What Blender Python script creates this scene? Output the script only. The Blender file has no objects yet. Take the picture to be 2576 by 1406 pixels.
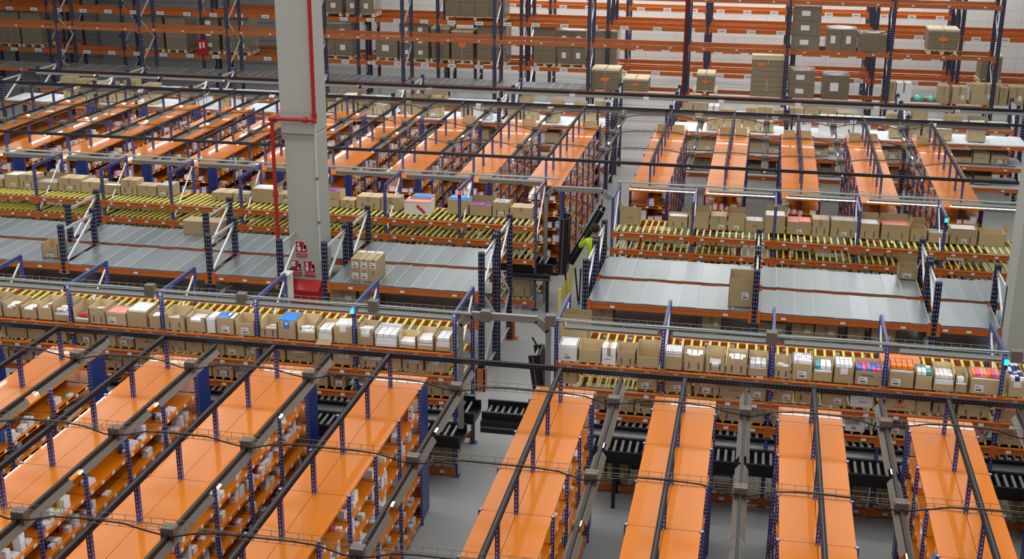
import bpy, math, random
from mathutils import Vector, Matrix
random.seed(7)
R = random.random
def U(a, b): return a + (b - a) * random.random()

# ---------------------------------------------------------------- camera
W, H_IMG, F = 2576, 1406, 3237.78
CAMZ = 8.95
YAW, PITCH, ROLL = math.radians(10.9936), math.radians(18.4965), math.radians(0.3900)
cy, sy, cp, sp = math.cos(YAW), math.sin(YAW), math.cos(PITCH), math.sin(PITCH)
fw = Vector((-sy * cp, cy * cp, -sp)); r0 = Vector((cy, sy, 0)); u0 = r0.cross(fw)
rt = r0 * math.cos(ROLL) + u0 * math.sin(ROLL); up = -r0 * math.sin(ROLL) + u0 * math.cos(ROLL)
SC = bpy.context.scene
cam = bpy.data.cameras.new('camera'); cam.sensor_width = 36; cam.lens = F / W * 36; cam.clip_end = 300
camo = bpy.data.objects.new('camera', cam); SC.collection.objects.link(camo)
camo.matrix_world = Matrix(((rt.x, up.x, -fw.x, 0), (rt.y, up.y, -fw.y, 0), (rt.z, up.z, -fw.z, CAMZ), (0, 0, 0, 1)))
SC.camera = camo

def ray(x, y): return rt * (x - 1288) - up * (y - 703) + fw * F
def onY(x, y, Y):
    d = ray(x, y); t = Y / d.y; return Vector((d.x * t, Y, CAMZ + d.z * t))
def onZ(x, y, Z):
    d = ray(x, y); t = (Z - CAMZ) / d.z; return Vector((d.x * t, d.y * t, Z))

# ---------------------------------------------------------------- world, lights, exposure
wd = bpy.data.worlds.new('world'); SC.world = wd; wd.use_nodes = True
wd.node_tree.nodes['Background'].inputs[0].default_value = (1.0, 0.97, 0.92, 1)
wd.node_tree.nodes['Background'].inputs[1].default_value = 0.05
SC.view_settings.view_transform = 'Standard'; SC.view_settings.look = 'None'
SC.view_settings.gamma = 1; SC.view_settings.use_curve_mapping = False
SC.view_settings.exposure = 0.0
try:
    cs = SC.cycles
    cs.use_denoising = True; cs.max_bounces = 5; cs.diffuse_bounces = 3; cs.glossy_bounces = 3
    cs.transmission_bounces = 2; cs.transparent_max_bounces = 6
    cs.use_adaptive_sampling = True; cs.adaptive_threshold = 0.03
    cs.sample_clamp_indirect = 4; cs.caustics_reflective = False; cs.caustics_refractive = False
except Exception:
    pass
COL = SC.collection
LIGHT = .53
def fill_light(x, y, power, sx=6.6, sy=5.4, z=11.2):  # unseen ceiling area light, added to carry the overall brightness
    l = bpy.data.lights.new('ceiling_fill_light', 'AREA'); l.shape = 'RECTANGLE'; l.size = sx; l.size_y = sy
    l.energy = power * LIGHT; l.color = (1.0, 0.99, 0.96)
    o = bpy.data.objects.new('ceiling_fill_light', l); COL.objects.link(o); o.location = (x, y, z)
for gx in (-27, -20, -13, -6, 1, 8):
    for gy, pw in ((7, 310), (13, 330), (19, 330), (25, 330), (31, 380), (38.5, 330)):
        fill_light(gx, gy, pw)
for gx in (-9, -2, 5): fill_light(gx, 44.4, 330)  # extra row added to brighten the rear rack beams
for gx in (-9, -2, 5): fill_light(gx, 49.4, 900, 4.0, 0.8, 8.5)  # narrow unseen strips added to brighten the back wall
TUBE_E = 27.0

# ---------------------------------------------------------------- materials
MATS = {}
def mat(name, col, rough=.5, metal=0., spec=.5, var=0., noise=0., nscale=4., coat=0., emit=0., ecol=None, bump=0., objvar=0., alpha=1.):
    m = bpy.data.materials.new(name); m.use_nodes = True; nt = m.node_tree; b = nt.nodes['Principled BSDF']
    b.inputs['Base Color'].default_value = (*col, 1); b.inputs['Roughness'].default_value = rough
    b.inputs['Metallic'].default_value = metal; b.inputs['Specular IOR Level'].default_value = spec
    if coat: b.inputs['Coat Weight'].default_value = coat; b.inputs['Coat Roughness'].default_value = .06
    if emit:
        b.inputs['Emission Color'].default_value = (*(ecol or col), 1); b.inputs['Emission Strength'].default_value = emit
    if alpha < 1: b.inputs['Alpha'].default_value = alpha
    src = None
    if noise or objvar:
        hsv = nt.nodes.new('ShaderNodeHueSaturation'); hsv.inputs['Color'].default_value = (*col, 1)
        nt.links.new(hsv.outputs[0], b.inputs['Base Color'])
        vals = []
        if noise:
            tc = nt.nodes.new('ShaderNodeTexCoord'); n = nt.nodes.new('ShaderNodeTexNoise')
            n.inputs['Scale'].default_value = nscale; n.inputs['Detail'].default_value = 5
            nt.links.new(tc.outputs['Object'], n.inputs['Vector'])
            mr = nt.nodes.new('ShaderNodeMapRange'); mr.inputs[3].default_value = 1 - noise; mr.inputs[4].default_value = 1 + noise
            nt.links.new(n.outputs[0], mr.inputs[0]); vals.append(mr.outputs[0])
            if bump:
                bp = nt.nodes.new('ShaderNodeBump'); bp.inputs['Strength'].default_value = bump
                nt.links.new(n.outputs[0], bp.inputs['Height']); nt.links.new(bp.outputs[0], b.inputs['Normal'])
        if objvar:
            oi = nt.nodes.new('ShaderNodeObjectInfo'); mr = nt.nodes.new('ShaderNodeMapRange')
            mr.inputs[3].default_value = 1 - objvar; mr.inputs[4].default_value = 1 + objvar
            nt.links.new(oi.outputs['Random'], mr.inputs[0]); vals.append(mr.outputs[0])
        if len(vals) == 2:
            mu = nt.nodes.new('ShaderNodeMath'); mu.operation = 'MULTIPLY'
            nt.links.new(vals[0], mu.inputs[0]); nt.links.new(vals[1], mu.inputs[1]); v = mu.outputs[0]
        else: v = vals[0]
        nt.links.new(v, hsv.inputs['Value'])
    MATS[name] = m; return m
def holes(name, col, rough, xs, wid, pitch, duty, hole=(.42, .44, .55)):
    """painted steel with a regular row of punched holes showing the bright zinc inside"""
    m = mat(name, col, rough); nt = m.node_tree; b = nt.nodes['Principled BSDF']
    tc = nt.nodes.new('ShaderNodeTexCoord'); s = nt.nodes.new('ShaderNodeSeparateXYZ'); nt.links.new(tc.outputs['Object'], s.inputs[0])
    def M(op, a, bb=None):
        n = nt.nodes.new('ShaderNodeMath'); n.operation = op
        for i, q in enumerate((a, bb)):
            if q is None: continue
            if isinstance(q, (int, float)): n.inputs[i].default_value = q
            else: nt.links.new(q, n.inputs[i])
        return n.outputs[0]
    ax = M('ABSOLUTE', s.outputs[0]); ay = M('ABSOLUTE', s.outputs[1])
    mn = M('MINIMUM', M('ABSOLUTE', M('SUBTRACT', ax, xs)), M('ABSOLUTE', M('SUBTRACT', ay, xs)))
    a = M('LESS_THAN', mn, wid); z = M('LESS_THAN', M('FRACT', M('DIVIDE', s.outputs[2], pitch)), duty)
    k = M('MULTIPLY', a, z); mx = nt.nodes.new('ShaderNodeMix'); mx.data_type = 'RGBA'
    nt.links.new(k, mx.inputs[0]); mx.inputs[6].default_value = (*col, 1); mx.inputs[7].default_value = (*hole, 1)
    nt.links.new(mx.outputs[2], b.inputs['Base Color']); return m
mat('laminate', (.60, .168, .006), .34, spec=.12, coat=.32, noise=.05, nscale=2.2)
mat('laminate_side', (.66, .175, .012), .4)
mat('run_gap_shade', (.2, .045, .012), .5)  # red-brown darkened to paint the shade in the gap between shelf sides
mat('beam', (.56, .135, .022), .42)
mat('tall_beam', (.46, .125, .035), .42, noise=.08)
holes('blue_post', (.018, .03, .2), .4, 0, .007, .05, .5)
mat('blue', (.012, .04, .21), .35)
mat('frame_blue', (.045, .07, .24), .35)
holes('navy_post', (.008, .012, .05), .45, .022, .0065, .075, .32, (.5, .52, .58))
holes('dark_beam', (.007, .007, .014), .75, 0, .006, .05, .4, (.10, .10, .13))
mat('zinc', (.33, .375, .405), .3, metal=.7, noise=.12, nscale=2.0, objvar=.14)
mat('zinc_edge', (.5, .55, .58), .6, metal=.2)
mat('lit_deck', (.66, .74, .80), .4, noise=.08, objvar=.08)  # brighter copy of the deck steel, tube light put into its colour
mat('brace', (.72, .76, .78), .35, metal=.6)
mat('trough', (.19, .18, .16), .5)
mat('trough_white', (.62, .66, .64), .35)
mat('tray_steel', (.22, .2, .17), .5, metal=.3)
mat('tray_green', (.33, .42, .38), .35, metal=.4)
mat('cable', (.012, .012, .014), .5)
mat('node_box', (.2, .18, .16), .6)
mat('light', (1, 1, 1), .5, emit=TUBE_E, ecol=(1, .99, .96))
mat('light_soft', (1, 1, 1), .5, emit=7.0, ecol=(1, .99, .96))
mat('cardboard', (.47, .36, .205), .75, noise=.06, nscale=6, objvar=.13)
mat('dark_card', (.27, .215, .135), .75, noise=.08, nscale=6, objvar=.15)
mat('card_in', (.55, .42, .235), .8, objvar=.1)
mat('wrap', (.22, .18, .125), .28, noise=.25, nscale=5, coat=.4, objvar=.15)
mat('tape', (.33, .25, .15), .4)
mat('paper', (.80, .81, .83), .55)
mat('ink', (.12, .12, .14), .6)
mat('grey_card', (.42, .42, .4), .6)
mat('wood', (.74, .63, .42), .7, noise=.1)
mat('yellow', (.86, .80, .16), .4)
mat('flow_rail', (.10, .10, .10), .4)
mat('black', (.010, .010, .011), .42)
mat('roller', (.36, .37, .38), .3, metal=.4)
mat('white', (.78, .79, .82), .5, objvar=.06)
mat('p_blue', (.03, .22, .72), .4); mat('p_navy', (.02, .03, .16), .4); mat('p_red', (.62, .05, .05), .4)
mat('p_pink', (.75, .12, .3), .4); mat('p_purple', (.28, .08, .32), .4); mat('p_teal', (.05, .3, .34), .4)
mat('p_orange', (.9, .2, .02), .4); mat('p_yellow', (.75, .7, .08), .4); mat('p_green', (.1, .45, .12), .4); mat('p_salmon', (.85, .3, .25), .4)
mat('p_lilac', (.62, .42, .62), .5); mat('p_mint', (.15, .6, .5), .35)
mat('bag', (.70, .72, .76), .22, noise=.2, nscale=14)
mat('concrete', (.45, .47, .44), .8, noise=.04, nscale=1.6)
mat('red_paint', (.48, .018, .02), .3, coat=.3)
mat('red_pipe', (.42, .02, .022), .4)
mat('sign_red', (.45, .015, .03), .4)
mat('green_led', (.02, .8, .55), .4, emit=2.0)
mat('red_led', (.9, .05, .1), .4, emit=1.5)
mat('hivis', (.62, .9, .02), .6, emit=0)
mat('trousers', (.012, .014, .03), .8); mat('skin', (.36, .2, .13), .6); mat('hair', (.02, .014, .01), .8); mat('reflective', (.25, .26, .27), .4)
mat('yellow_sheet', (.72, .62, .05), .3, alpha=.55)
mat('wall_steel', (.30, .31, .31), .5, noise=.05, nscale=1)
def line_wall(name, col, line, px, pz, w=.02):
    m = mat(name, col, .55); nt = m.node_tree; b = nt.nodes['Principled BSDF']
    tc = nt.nodes.new('ShaderNodeTexCoord'); s = nt.nodes.new('ShaderNodeSeparateXYZ'); nt.links.new(tc.outputs['Object'], s.inputs[0])
    outs = []
    for o, p in ((s.outputs[0], px), (s.outputs[2], pz)):
        if not p: continue
        d = nt.nodes.new('ShaderNodeMath'); d.operation = 'DIVIDE'; nt.links.new(o, d.inputs[0]); d.inputs[1].default_value = p
        f = nt.nodes.new('ShaderNodeMath'); f.operation = 'FRACT'; nt.links.new(d.outputs[0], f.inputs[0])
        l = nt.nodes.new('ShaderNodeMath'); l.operation = 'LESS_THAN'; nt.links.new(f.outputs[0], l.inputs[0]); l.inputs[1].default_value = w / p
        outs.append(l.outputs[0])
    k = outs[0]
    if len(outs) > 1:
        a = nt.nodes.new('ShaderNodeMath'); a.operation = 'MAXIMUM'; nt.links.new(outs[0], a.inputs[0]); nt.links.new(outs[1], a.inputs[1]); k = a.outputs[0]
    mx = nt.nodes.new('ShaderNodeMix'); mx.data_type = 'RGBA'; nt.links.new(k, mx.inputs[0])
    mx.inputs[6].default_value = (*col, 1); mx.inputs[7].default_value = (*line, 1); nt.links.new(mx.outputs[2], b.inputs['Base Color'])
    return m
line_wall('back_wall', (.76, .74, .72), (.58, .57, .56), 1.2, .45, .02)
line_wall('dark_wall', (.33, .33, .32), (.2, .2, .2), 0, .25, .04)
mat('ceiling_grey', (.26, .26, .25), .8)
# polished concrete floor
fm = mat('floor', (.35, .365, .365), .32, noise=.16, nscale=.55)

# ---------------------------------------------------------------- mesh helper
class MB:
    def __init__(s): s.v = []; s.f = []; s.m = []; s.mats = []; s.sm = []
    def mi(s, m):
        if m not in s.mats: s.mats.append(m)
        return s.mats.index(m)
    def poly(s, pts, faces, m, smooth=False):
        n = len(s.v); s.v += [tuple(p) for p in pts]; k = s.mi(m)
        for f in faces: s.f.append(tuple(n + i for i in f)); s.m.append(k); s.sm.append(smooth)
        return s
    def box(s, a, b, m):
        (x0, y0, z0), (x1, y1, z1) = a, b
        return s.poly([(x0, y0, z0), (x1, y0, z0), (x1, y1, z0), (x0, y1, z0), (x0, y0, z1), (x1, y0, z1), (x1, y1, z1), (x0, y1, z1)],
                      [(3, 2, 1, 0), (4, 5, 6, 7), (0, 1, 5, 4), (1, 2, 6, 5), (2, 3, 7, 6), (3, 0, 4, 7)], m)
    def obox(s, M, sx, sy, sz, m):
        pts = [M @ Vector((x * sx / 2, y * sy / 2, z * sz / 2)) for z in (-1, 1) for x, y in ((-1, -1), (1, -1), (1, 1), (-1, 1))]
        return s.poly(pts, [(3, 2, 1, 0), (4, 5, 6, 7), (0, 1, 5, 4), (1, 2, 6, 5), (2, 3, 7, 6), (3, 0, 4, 7)], m)
    def frame(s, p, q):
        p, q = Vector(p), Vector(q); d = (q - p).normalized()
        a = Vector((0, 0, 1)) if abs(d.z) < .95 else Vector((0, 1, 0))
        x = a.cross(d).normalized(); return p, q, x, d.cross(x)
    def bar(s, p, q, w, h, m):
        p, q, x, y = s.frame(p, q); pts = []
        for c in (p, q): pts += [c + x * i * w / 2 + y * j * h / 2 for i, j in ((-1, -1), (1, -1), (1, 1), (-1, 1))]
        return s.poly(pts, [(3, 2, 1, 0), (4, 5, 6, 7), (0, 1, 5, 4), (1, 2, 6, 5), (2, 3, 7, 6), (3, 0, 4, 7)], m)
    def cyl(s, p, q, r, m, n=8, r2=None, caps=True):
        p, q, x, y = s.frame(p, q); r2 = r if r2 is None else r2; pts = []
        for c, rr in ((p, r), (q, r2)):
            pts += [c + (x * math.cos(2 * math.pi * i / n) + y * math.sin(2 * math.pi * i / n)) * rr for i in range(n)]
        s.poly(pts, [(i, (i + 1) % n, n + (i + 1) % n, n + i) for i in range(n)], m, True)
        if caps: s.poly(pts, [tuple(range(n - 1, -1, -1)), tuple(range(n, 2 * n))], m)
        return s
    def blob(s, c, rad, m, seg=10, ring=6, warp=None):
        pts = []; c = Vector(c)
        for j in range(ring + 1):
            t = math.pi * j / ring
            for i in range(seg):
                a = 2 * math.pi * i / seg; d = Vector((math.sin(t) * math.cos(a) * rad[0], math.sin(t) * math.sin(a) * rad[1], math.cos(t) * rad[2]))
                if warp: d = warp(d, i, j)
                pts.append(c + d)
        fs = [(j * seg + i, j * seg + (i + 1) % seg, (j + 1) * seg + (i + 1) % seg, (j + 1) * seg + i) for j in range(ring) for i in range(seg)]
        return s.poly(pts, fs, m, True)
    def mesh(s, name='mesh'):
        me = bpy.data.meshes.new(name); me.from_pydata(s.v, [], s.f)
        for m in s.mats: me.materials.append(MATS[m])
        me.polygons.foreach_set('material_index', s.m); me.polygons.foreach_set('use_smooth', s.sm)
        me.update(); return me
def tag(o, label=None, cat=None, group=None, kind=None):
    if label: o['label'] = label
    if cat: o['category'] = cat
    if group: o['group'] = group
    if kind: o['kind'] = kind
    return o
def link(name, me, parent=None, loc=(0, 0, 0), rz=0.):
    o = bpy.data.objects.new(name, me); COL.objects.link(o)
    if parent: o.parent = parent
    o.location = loc
    if rz: o.rotation_euler = (0, 0, rz)
    return o
def thing(name, label, cat, loc=(0, 0, 0), rz=0., group=None):
    o = link(name, None, None, loc, rz); o.empty_display_size = .1; return tag(o, label, cat, group)
CACHE = {}
def cached(key, fn):
    if key not in CACHE: CACHE[key] = fn().mesh(key if isinstance(key, str) else str(key[0]))
    return CACHE[key]
NUM = ['first', 'second', 'third', 'fourth', 'fifth', 'sixth', 'seventh', 'eighth', 'ninth', 'tenth', 'eleventh', 'twelfth', 'thirteenth',
       'fourteenth', 'fifteenth', 'sixteenth', 'seventeenth', 'eighteenth', 'nineteenth', 'twentieth'] + ['twenty-' + q for q in ('first', 'second', 'third', 'fourth', 'fifth', 'sixth', 'seventh', 'eighth', 'ninth')]

# ---------------------------------------------------------------- room shell
def struct(name, mb, kind='structure'):
    o = link(name, mb.mesh(name)); o['kind'] = kind; return o
struct('floor', MB().box((-48, -4, -.1), (22, 53, 0), 'floor'))
struct('ceiling', MB().box((-48, -4, 12), (22, 53, 12.1), 'ceiling_grey'))
struct('wall_back', MB().box((-20, 53, 0), (22, 53.2, 12), 'back_wall'))
struct('wall_back_left', MB().box((-48, 53, 0), (-20, 53.2, 12), 'dark_wall'))
struct('wall_left', MB().box((-48.2, -4, 0), (-48, 53.2, 12), 'dark_wall'))
struct('wall_right', MB().box((22, -4, 0), (22.2, 53.2, 12), 'dark_wall'))
d = struct('door_1', MB().box((-28.9, 52.9, 0), (-27.85, 53, 2.4), 'wall_steel').box((-29.0, 52.88, 0), (-28.9, 53, 2.5), 'trough').box((-27.85, 52.88, 0), (-27.75, 53, 2.5), 'trough').box((-29.0, 52.88, 2.4), (-27.75, 53, 2.5), 'trough'))
link('door_handle', MB().box((-28.02, 52.84, 1.0), (-27.92, 52.9, 1.04), 'black').mesh(), d)

# ---------------------------------------------------------------- shelving runs (orange laminate, blue posts)
LEV = [.12, .44, .77, 1.09, 1.40, 1.71]
def shelf_mesh(w, d, tags=True):
    b = MB().box((-w / 2, .01, -.022), (w / 2, d - .01, 0), 'laminate')
    for s in (-1, 1):
        x = s * w / 2; b.box((min(x, x - s * .018), .03, -.045), (max(x, x - s * .018), d - .03, .004), 'laminate_side')
        for k in range(4):
            y = .12 + k * (d - .24) / 3; x2 = x + s * .004
            b.box((min(x2, x), y - .03, -.042), (max(x2, x), y + .03, -.004), 'paper')
    return b
def top_mesh(w, d):
    b = MB().box((.003, .004, -.03), (w - .003, d - .004, 0), 'laminate')
    return b
def run(X, y0, nb, pitch, desc, capn=False, capf=True, group=None, beam=True, boxes=False):
    t = thing('shelving_run', 'orange double-sided shelving run, ' + desc, 'shelving', (X, y0, 0), 0, group)
    w = .8
    for k in range(nb):
        y = k * pitch
        for i, x in enumerate((-.4, 0.0)): link('top_panel', cached(('top', pitch), lambda: top_mesh(.4, pitch)), t, (x, y, 2.05))
        for z in LEV: link('shelf', cached(('shelf', pitch), lambda: shelf_mesh(w, pitch)), t, (0, y, z))
        link('gap_shade_panel', cached(('bp', pitch), lambda: MB().box((-.004, .03, .1), (.004, pitch - .03, 2.0), 'run_gap_shade')), t, (0, y, 0))  # sheet standing for the dark gap, its shade is in the colour
    for k in range(nb + 1):
        y = k * pitch
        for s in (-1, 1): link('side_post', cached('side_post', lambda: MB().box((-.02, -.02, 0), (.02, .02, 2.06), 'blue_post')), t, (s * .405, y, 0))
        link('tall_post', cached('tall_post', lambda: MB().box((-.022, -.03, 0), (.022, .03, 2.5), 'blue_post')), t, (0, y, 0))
    for on, s, yb in ((capf, 1, nb * pitch), (capn, -1, 0)):
        if not on: continue
        c = .45; ya, yc = (yb, yb + c) if s > 0 else (yb - c, yb)
        link('end_top_panel', cached(('etop'), lambda: MB().box((-.4, .004, -.03), (.4, .446, 0), 'laminate')), t, (0, ya, 2.05))
        for z in LEV: 
            def em():
                b = MB().box((-.375, .01, -.022), (.375, .44, 0), 'laminate')
                for yy in (.01, .425):
                    b.box((-.375, yy, -.045), (.375, yy + .015, .004), 'laminate_side')
                    for k in range(3):
                        b.box((-.3 + k * .27, yy - .003, -.042), (-.24 + k * .27, yy + .018, -.004), 'paper')
                return b
            link('end_shelf', cached('eshelf', em), t, (0, ya, z))
        for sx in (-1, 1): link('blue_side_panel', cached('bsp', lambda: MB().box((-.006, .01, .04), (.006, .45, 2.03), 'blue')), t, (sx * .39, ya, 0))
    if beam:
        link('overhead_beam', MB().box((-.028, -.05, 2.5), (.028, nb * pitch + .05, 2.555), 'dark_beam').mesh(), t)
    return t
NEAR_Y0, NP = 8.26, 1.02   # seams 15.4 back to 8.26
side_word = lambda i, s, z: '%s %s of the main aisle, %s' % (NUM[i], 'right' if s > 0 else 'left', z)
NEAR = []
for i, X in enumerate((-2.33, -.72, .89, 2.51, 4.12)): NEAR.append((X, side_word(i, 1, 'foreground')))
for i in range(7): NEAR.append((-4.65 - 1.61 * i, side_word(i, -1, 'foreground')))
for X, dsc in NEAR: run(X, NEAR_Y0 + 1.02 * (2 if X > -3 else 1), 5 if X > -3 else 6, NP, dsc, group='near shelving runs')
FAR = []
for i, X in enumerate((-2.25, -.65, .95, 2.57, 4.2)): FAR.append((X, side_word(i, 1, 'far bay')))
for i in range(10): FAR.append((-4.53 - 1.625 * i, side_word(i, -1, 'far bay')))
for X, dsc in FAR: run(X, 27.15, 6, 1.0, dsc, capn=True, group='far shelving runs')

# cross beams
def xbeam(y, z, xa, xb, desc, posts=()):
    t = thing('cross_beam', desc, 'beam', (0, y, 0))
    b = MB(); L = xb - xa
    o = link('beam_tube', MB().box((-.03, -.03, 0), (.03, .03, L), 'dark_beam').mesh(), t, (xa, 0, z)); o.rotation_euler = (0, math.pi / 2, 0)
    for px in posts: link('beam_post', MB().box((-.03, -.03, 0), (.03, .03, z), 'navy_post').mesh(), t, (px, 0, 0))
    return t
xbeam(15.38, 2.53, -15, 5.3, 'dark perforated cross beam over the far ends of the near shelving runs')
xbeam(27.15, 2.53, -19.8, 5.6, 'dark blue cross beam over the near ends of the far shelving runs')
xbeam(33.3, 2.53, -22, 6.8, 'black cross beam over the far ends of the far shelving runs', [x for x in (-20.5, -17.3, -14.1, -10.9, -7.7, -4.2, -2.4, .8, 4.0)])

# ---------------------------------------------------------------- light rails and cable trays
def trough_mesh(L, m='trough', tube=True):
    b = MB(); P = [(-.075, -.05), (-.035, .012), (.035, .012), (.075, -.05)]; Q = [(-.069, -.056), (-.032, .004), (.032, .004), (.069, -.056)]
    pts = [(x, y, z) for y in (0, L) for x, z in P] + [(x, y, z) for y in (0, L) for x, z in Q]
    fs = []
    for i in range(3): fs += [(i, i + 1, 5 + i, 4 + i), (8 + i + 1, 8 + i, 12 + i, 12 + i + 1)]
    fs += [(0, 4, 12, 8), (7, 3, 11, 15)]
    for i in range(3): fs += [(i + 1, i, 8 + i, 9 + i), (4 + i, 5 + i, 13 + i, 12 + i)]
    b.poly(pts, fs, m); b.box((-.02, .02, .012), (.02, L - .02, .03), 'cable' if m == 'trough' else m)
    return b
def tube_mesh(L): return MB().cyl((0, .0, 0), (0, L, 0), .013, 'light', 8)
def rail_y(X, y0, y1, z, starts, desc, group, boxes):
    t = thing('light_rail', 'grey light rail over ' + desc, 'light fitting', (X, y0, 0), 0, group)
    link('rail_bar', MB().box((-.018, 0, z + .03), (.018, y1 - y0, z + .07), 'cable').mesh(), t)
    for a, L in starts:
        o = link('reflector', cached(('tr', L), lambda: trough_mesh(L)), t, (0, a - y0, z))
        link('lamp_tube', cached(('tb', L), lambda: tube_mesh(L + .03)), o, (0, -.015, -.038))
    for yb in boxes: link('junction_box', cached('jb', lambda: MB().box((-.07, -.06, -.05), (.07, .06, .085), 'node_box')), t, (0, yb - y0, z + .05))
NT = (14.5, 12.45, 10.43)
FT = (32.25, 30.25, 28.35)
near_aisles = [(-3.52, 'the main aisle'), (-1.53, 0), (.06, 0), (1.7, 0), (3.32, 0)] + [(-5.46 - 1.62 * i, 0) for i in range(6)]
for i, (X, w) in enumerate(near_aisles):
    if w: dsc = 'the main aisle between the near shelving runs'
    elif X > -3: dsc = 'the %s near aisle right of the main aisle' % NUM[i - 1]
    else: dsc = 'the %s near aisle left of the main aisle' % NUM[i - 5]
    rail_y(X, 8.2, 15.3, 2.45, [(13.45, 1.8), (11.6, 1.6), (9.75, 1.6), (8.2, 1.4)], dsc, 'near light rails', NT)
far_aisles = [(-3.45, 1), (-1.46, 0), (.17, 0), (1.79, 0), (3.42, 0)] + [(-5.34 - 1.625 * i, 0) for i in range(9)]
for i, (X, w) in enumerate(far_aisles):
    if w: dsc = 'the main aisle between the far shelving runs'
    elif X > -3: dsc = 'the %s far aisle right of the main aisle' % NUM[i - 1]
    else: dsc = 'the %s far aisle left of the main aisle' % NUM[i - 5]
    rail_y(X, 27.3, 33.2, 2.45, [(31.5, 1.4), (29.5, 1.5), (27.5, 1.5)], dsc, 'far light rails', FT)
def tray_x(y, z, xa, xb, desc, group, m='tray_steel', cab=('cable',), step=.1, sag=(), h=.06, w=.12, t_=.004):
    t = thing('cable_tray', desc, 'cable tray', (xa, y, z), 0, group); L = xb - xa; b = MB()
    for yy, zz in ((-w / 2, 0), (w / 2, 0), (0, 0), (-w / 2, h), (w / 2, h)): b.box((0, yy - t_ / 2, zz - t_ / 2), (L, yy + t_ / 2, zz + t_ / 2), m)
    n = int(L / step)
    for i in range(n):
        x = i * step
        b.box((x - t_ / 2, -w / 2, -t_ / 2), (x + t_ / 2, w / 2, t_ / 2), m)
        for yy in (-w / 2, w / 2): b.box((x - t_ / 2, yy - t_ / 2, 0), (x + t_ / 2, yy + t_ / 2, h), m)
    link('wire_basket', b.mesh(), t)
    for k, cm in enumerate(cab):
        c = MB(); N = int(L / .25); pts = []
        for i in range(N + 1):
            x = i * L / N; zz = .014
            if sag:
                dmin = min(abs(x + xa - s) for s in sag); zz = .10 - .11 * math.exp(-(dmin / .28) ** 2) - .05
            pts.append(Vector((x, -w / 2 - .015 + k * .03, zz + .004 * math.sin(x * 3 + k))))
        for p, q in zip(pts, pts[1:]): c.cyl(p, q, .009, cm, 5, caps=False)
        link('power_cable', c.mesh(), t)
    return t
for i, y in enumerate(NT): tray_x(y, 2.56, -14.5, 5.2, 'wire cable tray over the near shelving, %s from the near flow racks' % NUM[i], 'near cable trays', step=.14, sag=[a for a, _ in near_aisles])
for i, y in enumerate(FT): tray_x(y, 2.56, -19.5, 5.4, 'wire cable tray over the far shelving, %s from the back' % NUM[i], 'far cable trays', step=.2, sag=[a for a, _ in far_aisles])

# ---------------------------------------------------------------- carton flow racks
def track_mesh(D, dz, fine=True):
    b = MB(); n = Vector((0, D, dz)).normalized()
    b.bar((0, 0, -.014), (0, D, dz - .014), .02, .024, 'flow_rail')
    k = int(D / .05) - 1
    for i in range(k):
        y = .05 + i * .05; z = dz * y / D + .004
        if fine: b.cyl((-.017, y, z), (.017, y, z), .019, 'yellow', 7)
        else: b.box((-.016, y - .017, z - .012), (.016, y + .017, z + .017), 'yellow')
    return b
def fbeam(L):
    b = MB().box((.02, -.02, -.1), (L - .02, .02, 0), 'beam').box((.02, -.03, -.02), (L - .02, -.02, .0), 'beam')
    for k in range(4):
        x = .2 + k * (L - .4) / 3; b.box((x - .035, -.032, -.07), (x + .035, -.031, -.025), 'paper')
    for x in (.0, L - .05): b.box((x, -.026, -.15), (x + .05, -.02, .03), 'beam')
    return b
def flow_rack(xs, yn, yfar, lv, top, tilt, desc, group, nk=11):
    """xs posts; yn near face; levels lv (near-face height, far-face height)"""
    x0 = xs[0]; D = yfar - yn
    t = thing('carton_flow_rack', desc, 'flow rack', (x0, yn, 0), 0, group)
    for x in xs:
        lx = x - x0
        for y, nm in ((0, 'front_post'), (D, 'rear_post')):
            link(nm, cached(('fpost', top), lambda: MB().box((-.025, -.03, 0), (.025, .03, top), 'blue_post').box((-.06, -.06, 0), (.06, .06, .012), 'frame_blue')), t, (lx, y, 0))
        link('top_bar', cached(('tbar', D, top), lambda: MB().box((-.02, -.02, top - .04), (.02, D + .02, top + .02), 'frame_blue')), t, (lx, 0, 0))
        link('diagonal_brace', cached(('dbr', D, top), lambda: MB().bar((0, .03, top - 1.0), (0, D - .03, top - .12), .025, .025, 'brace').bar((0, D - .03, top - 1.9), (0, .03, top - 1.0), .025, .025, 'brace')), t, (lx, 0, 0))
    lows = MB(); nt = 0
    for bi in range(len(xs) - 1):
        L = xs[bi + 1] - xs[bi]; lx = xs[bi] - x0
        for li, (za, zb) in enumerate(lv):
            link('front_beam', cached(('fb', round(L, 2)), lambda: fbeam(L)), t, (lx, -.03, za))
            link('rear_beam', cached(('fb', round(L, 2)), lambda: fbeam(L)), t, (lx, D, zb))
            for k in range(nk):
                x = lx + .09 + k * (L - .18) / (nk - 1)
                if li == 0 and nt < 100:
                    nt += 1; link('roller_track', cached(('track', D, round(zb - za, 3)), lambda: track_mesh(D, zb - za)), t, (x, 0, za))
                else:
                    q = track_mesh(D, zb - za, False); lows.poly([(v[0] + x, v[1], v[2] + za) for v in q.v], [], 'flow_rail')
                    base = len(lows.v) - len(q.v); km = {m: lows.mi(m) for m in q.mats}
                    for f, m in zip(q.f, q.m): lows.f.append(tuple(base + i for i in f)); lows.m.append(km[q.mats[m]]); lows.sm.append(False)
    if lows.v: link('lower_roller_tracks', lows.mesh(), t)['kind'] = 'stuff'
    return t
NLV = [(1.98, 2.03), (1.62, 1.67), (1.25, 1.30), (.13, .18)]
NXL = [-4.13 - 1.515 * k for k in range(6, -1, -1)]; NXR = [-2.64 + 1.515 * k for k in range(6)]
flow_rack(NXL, 16.95, 18.12, NLV, 2.6, 0, 'near carton flow rack left of the main aisle, full of open cartons', 'near flow racks')
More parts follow.
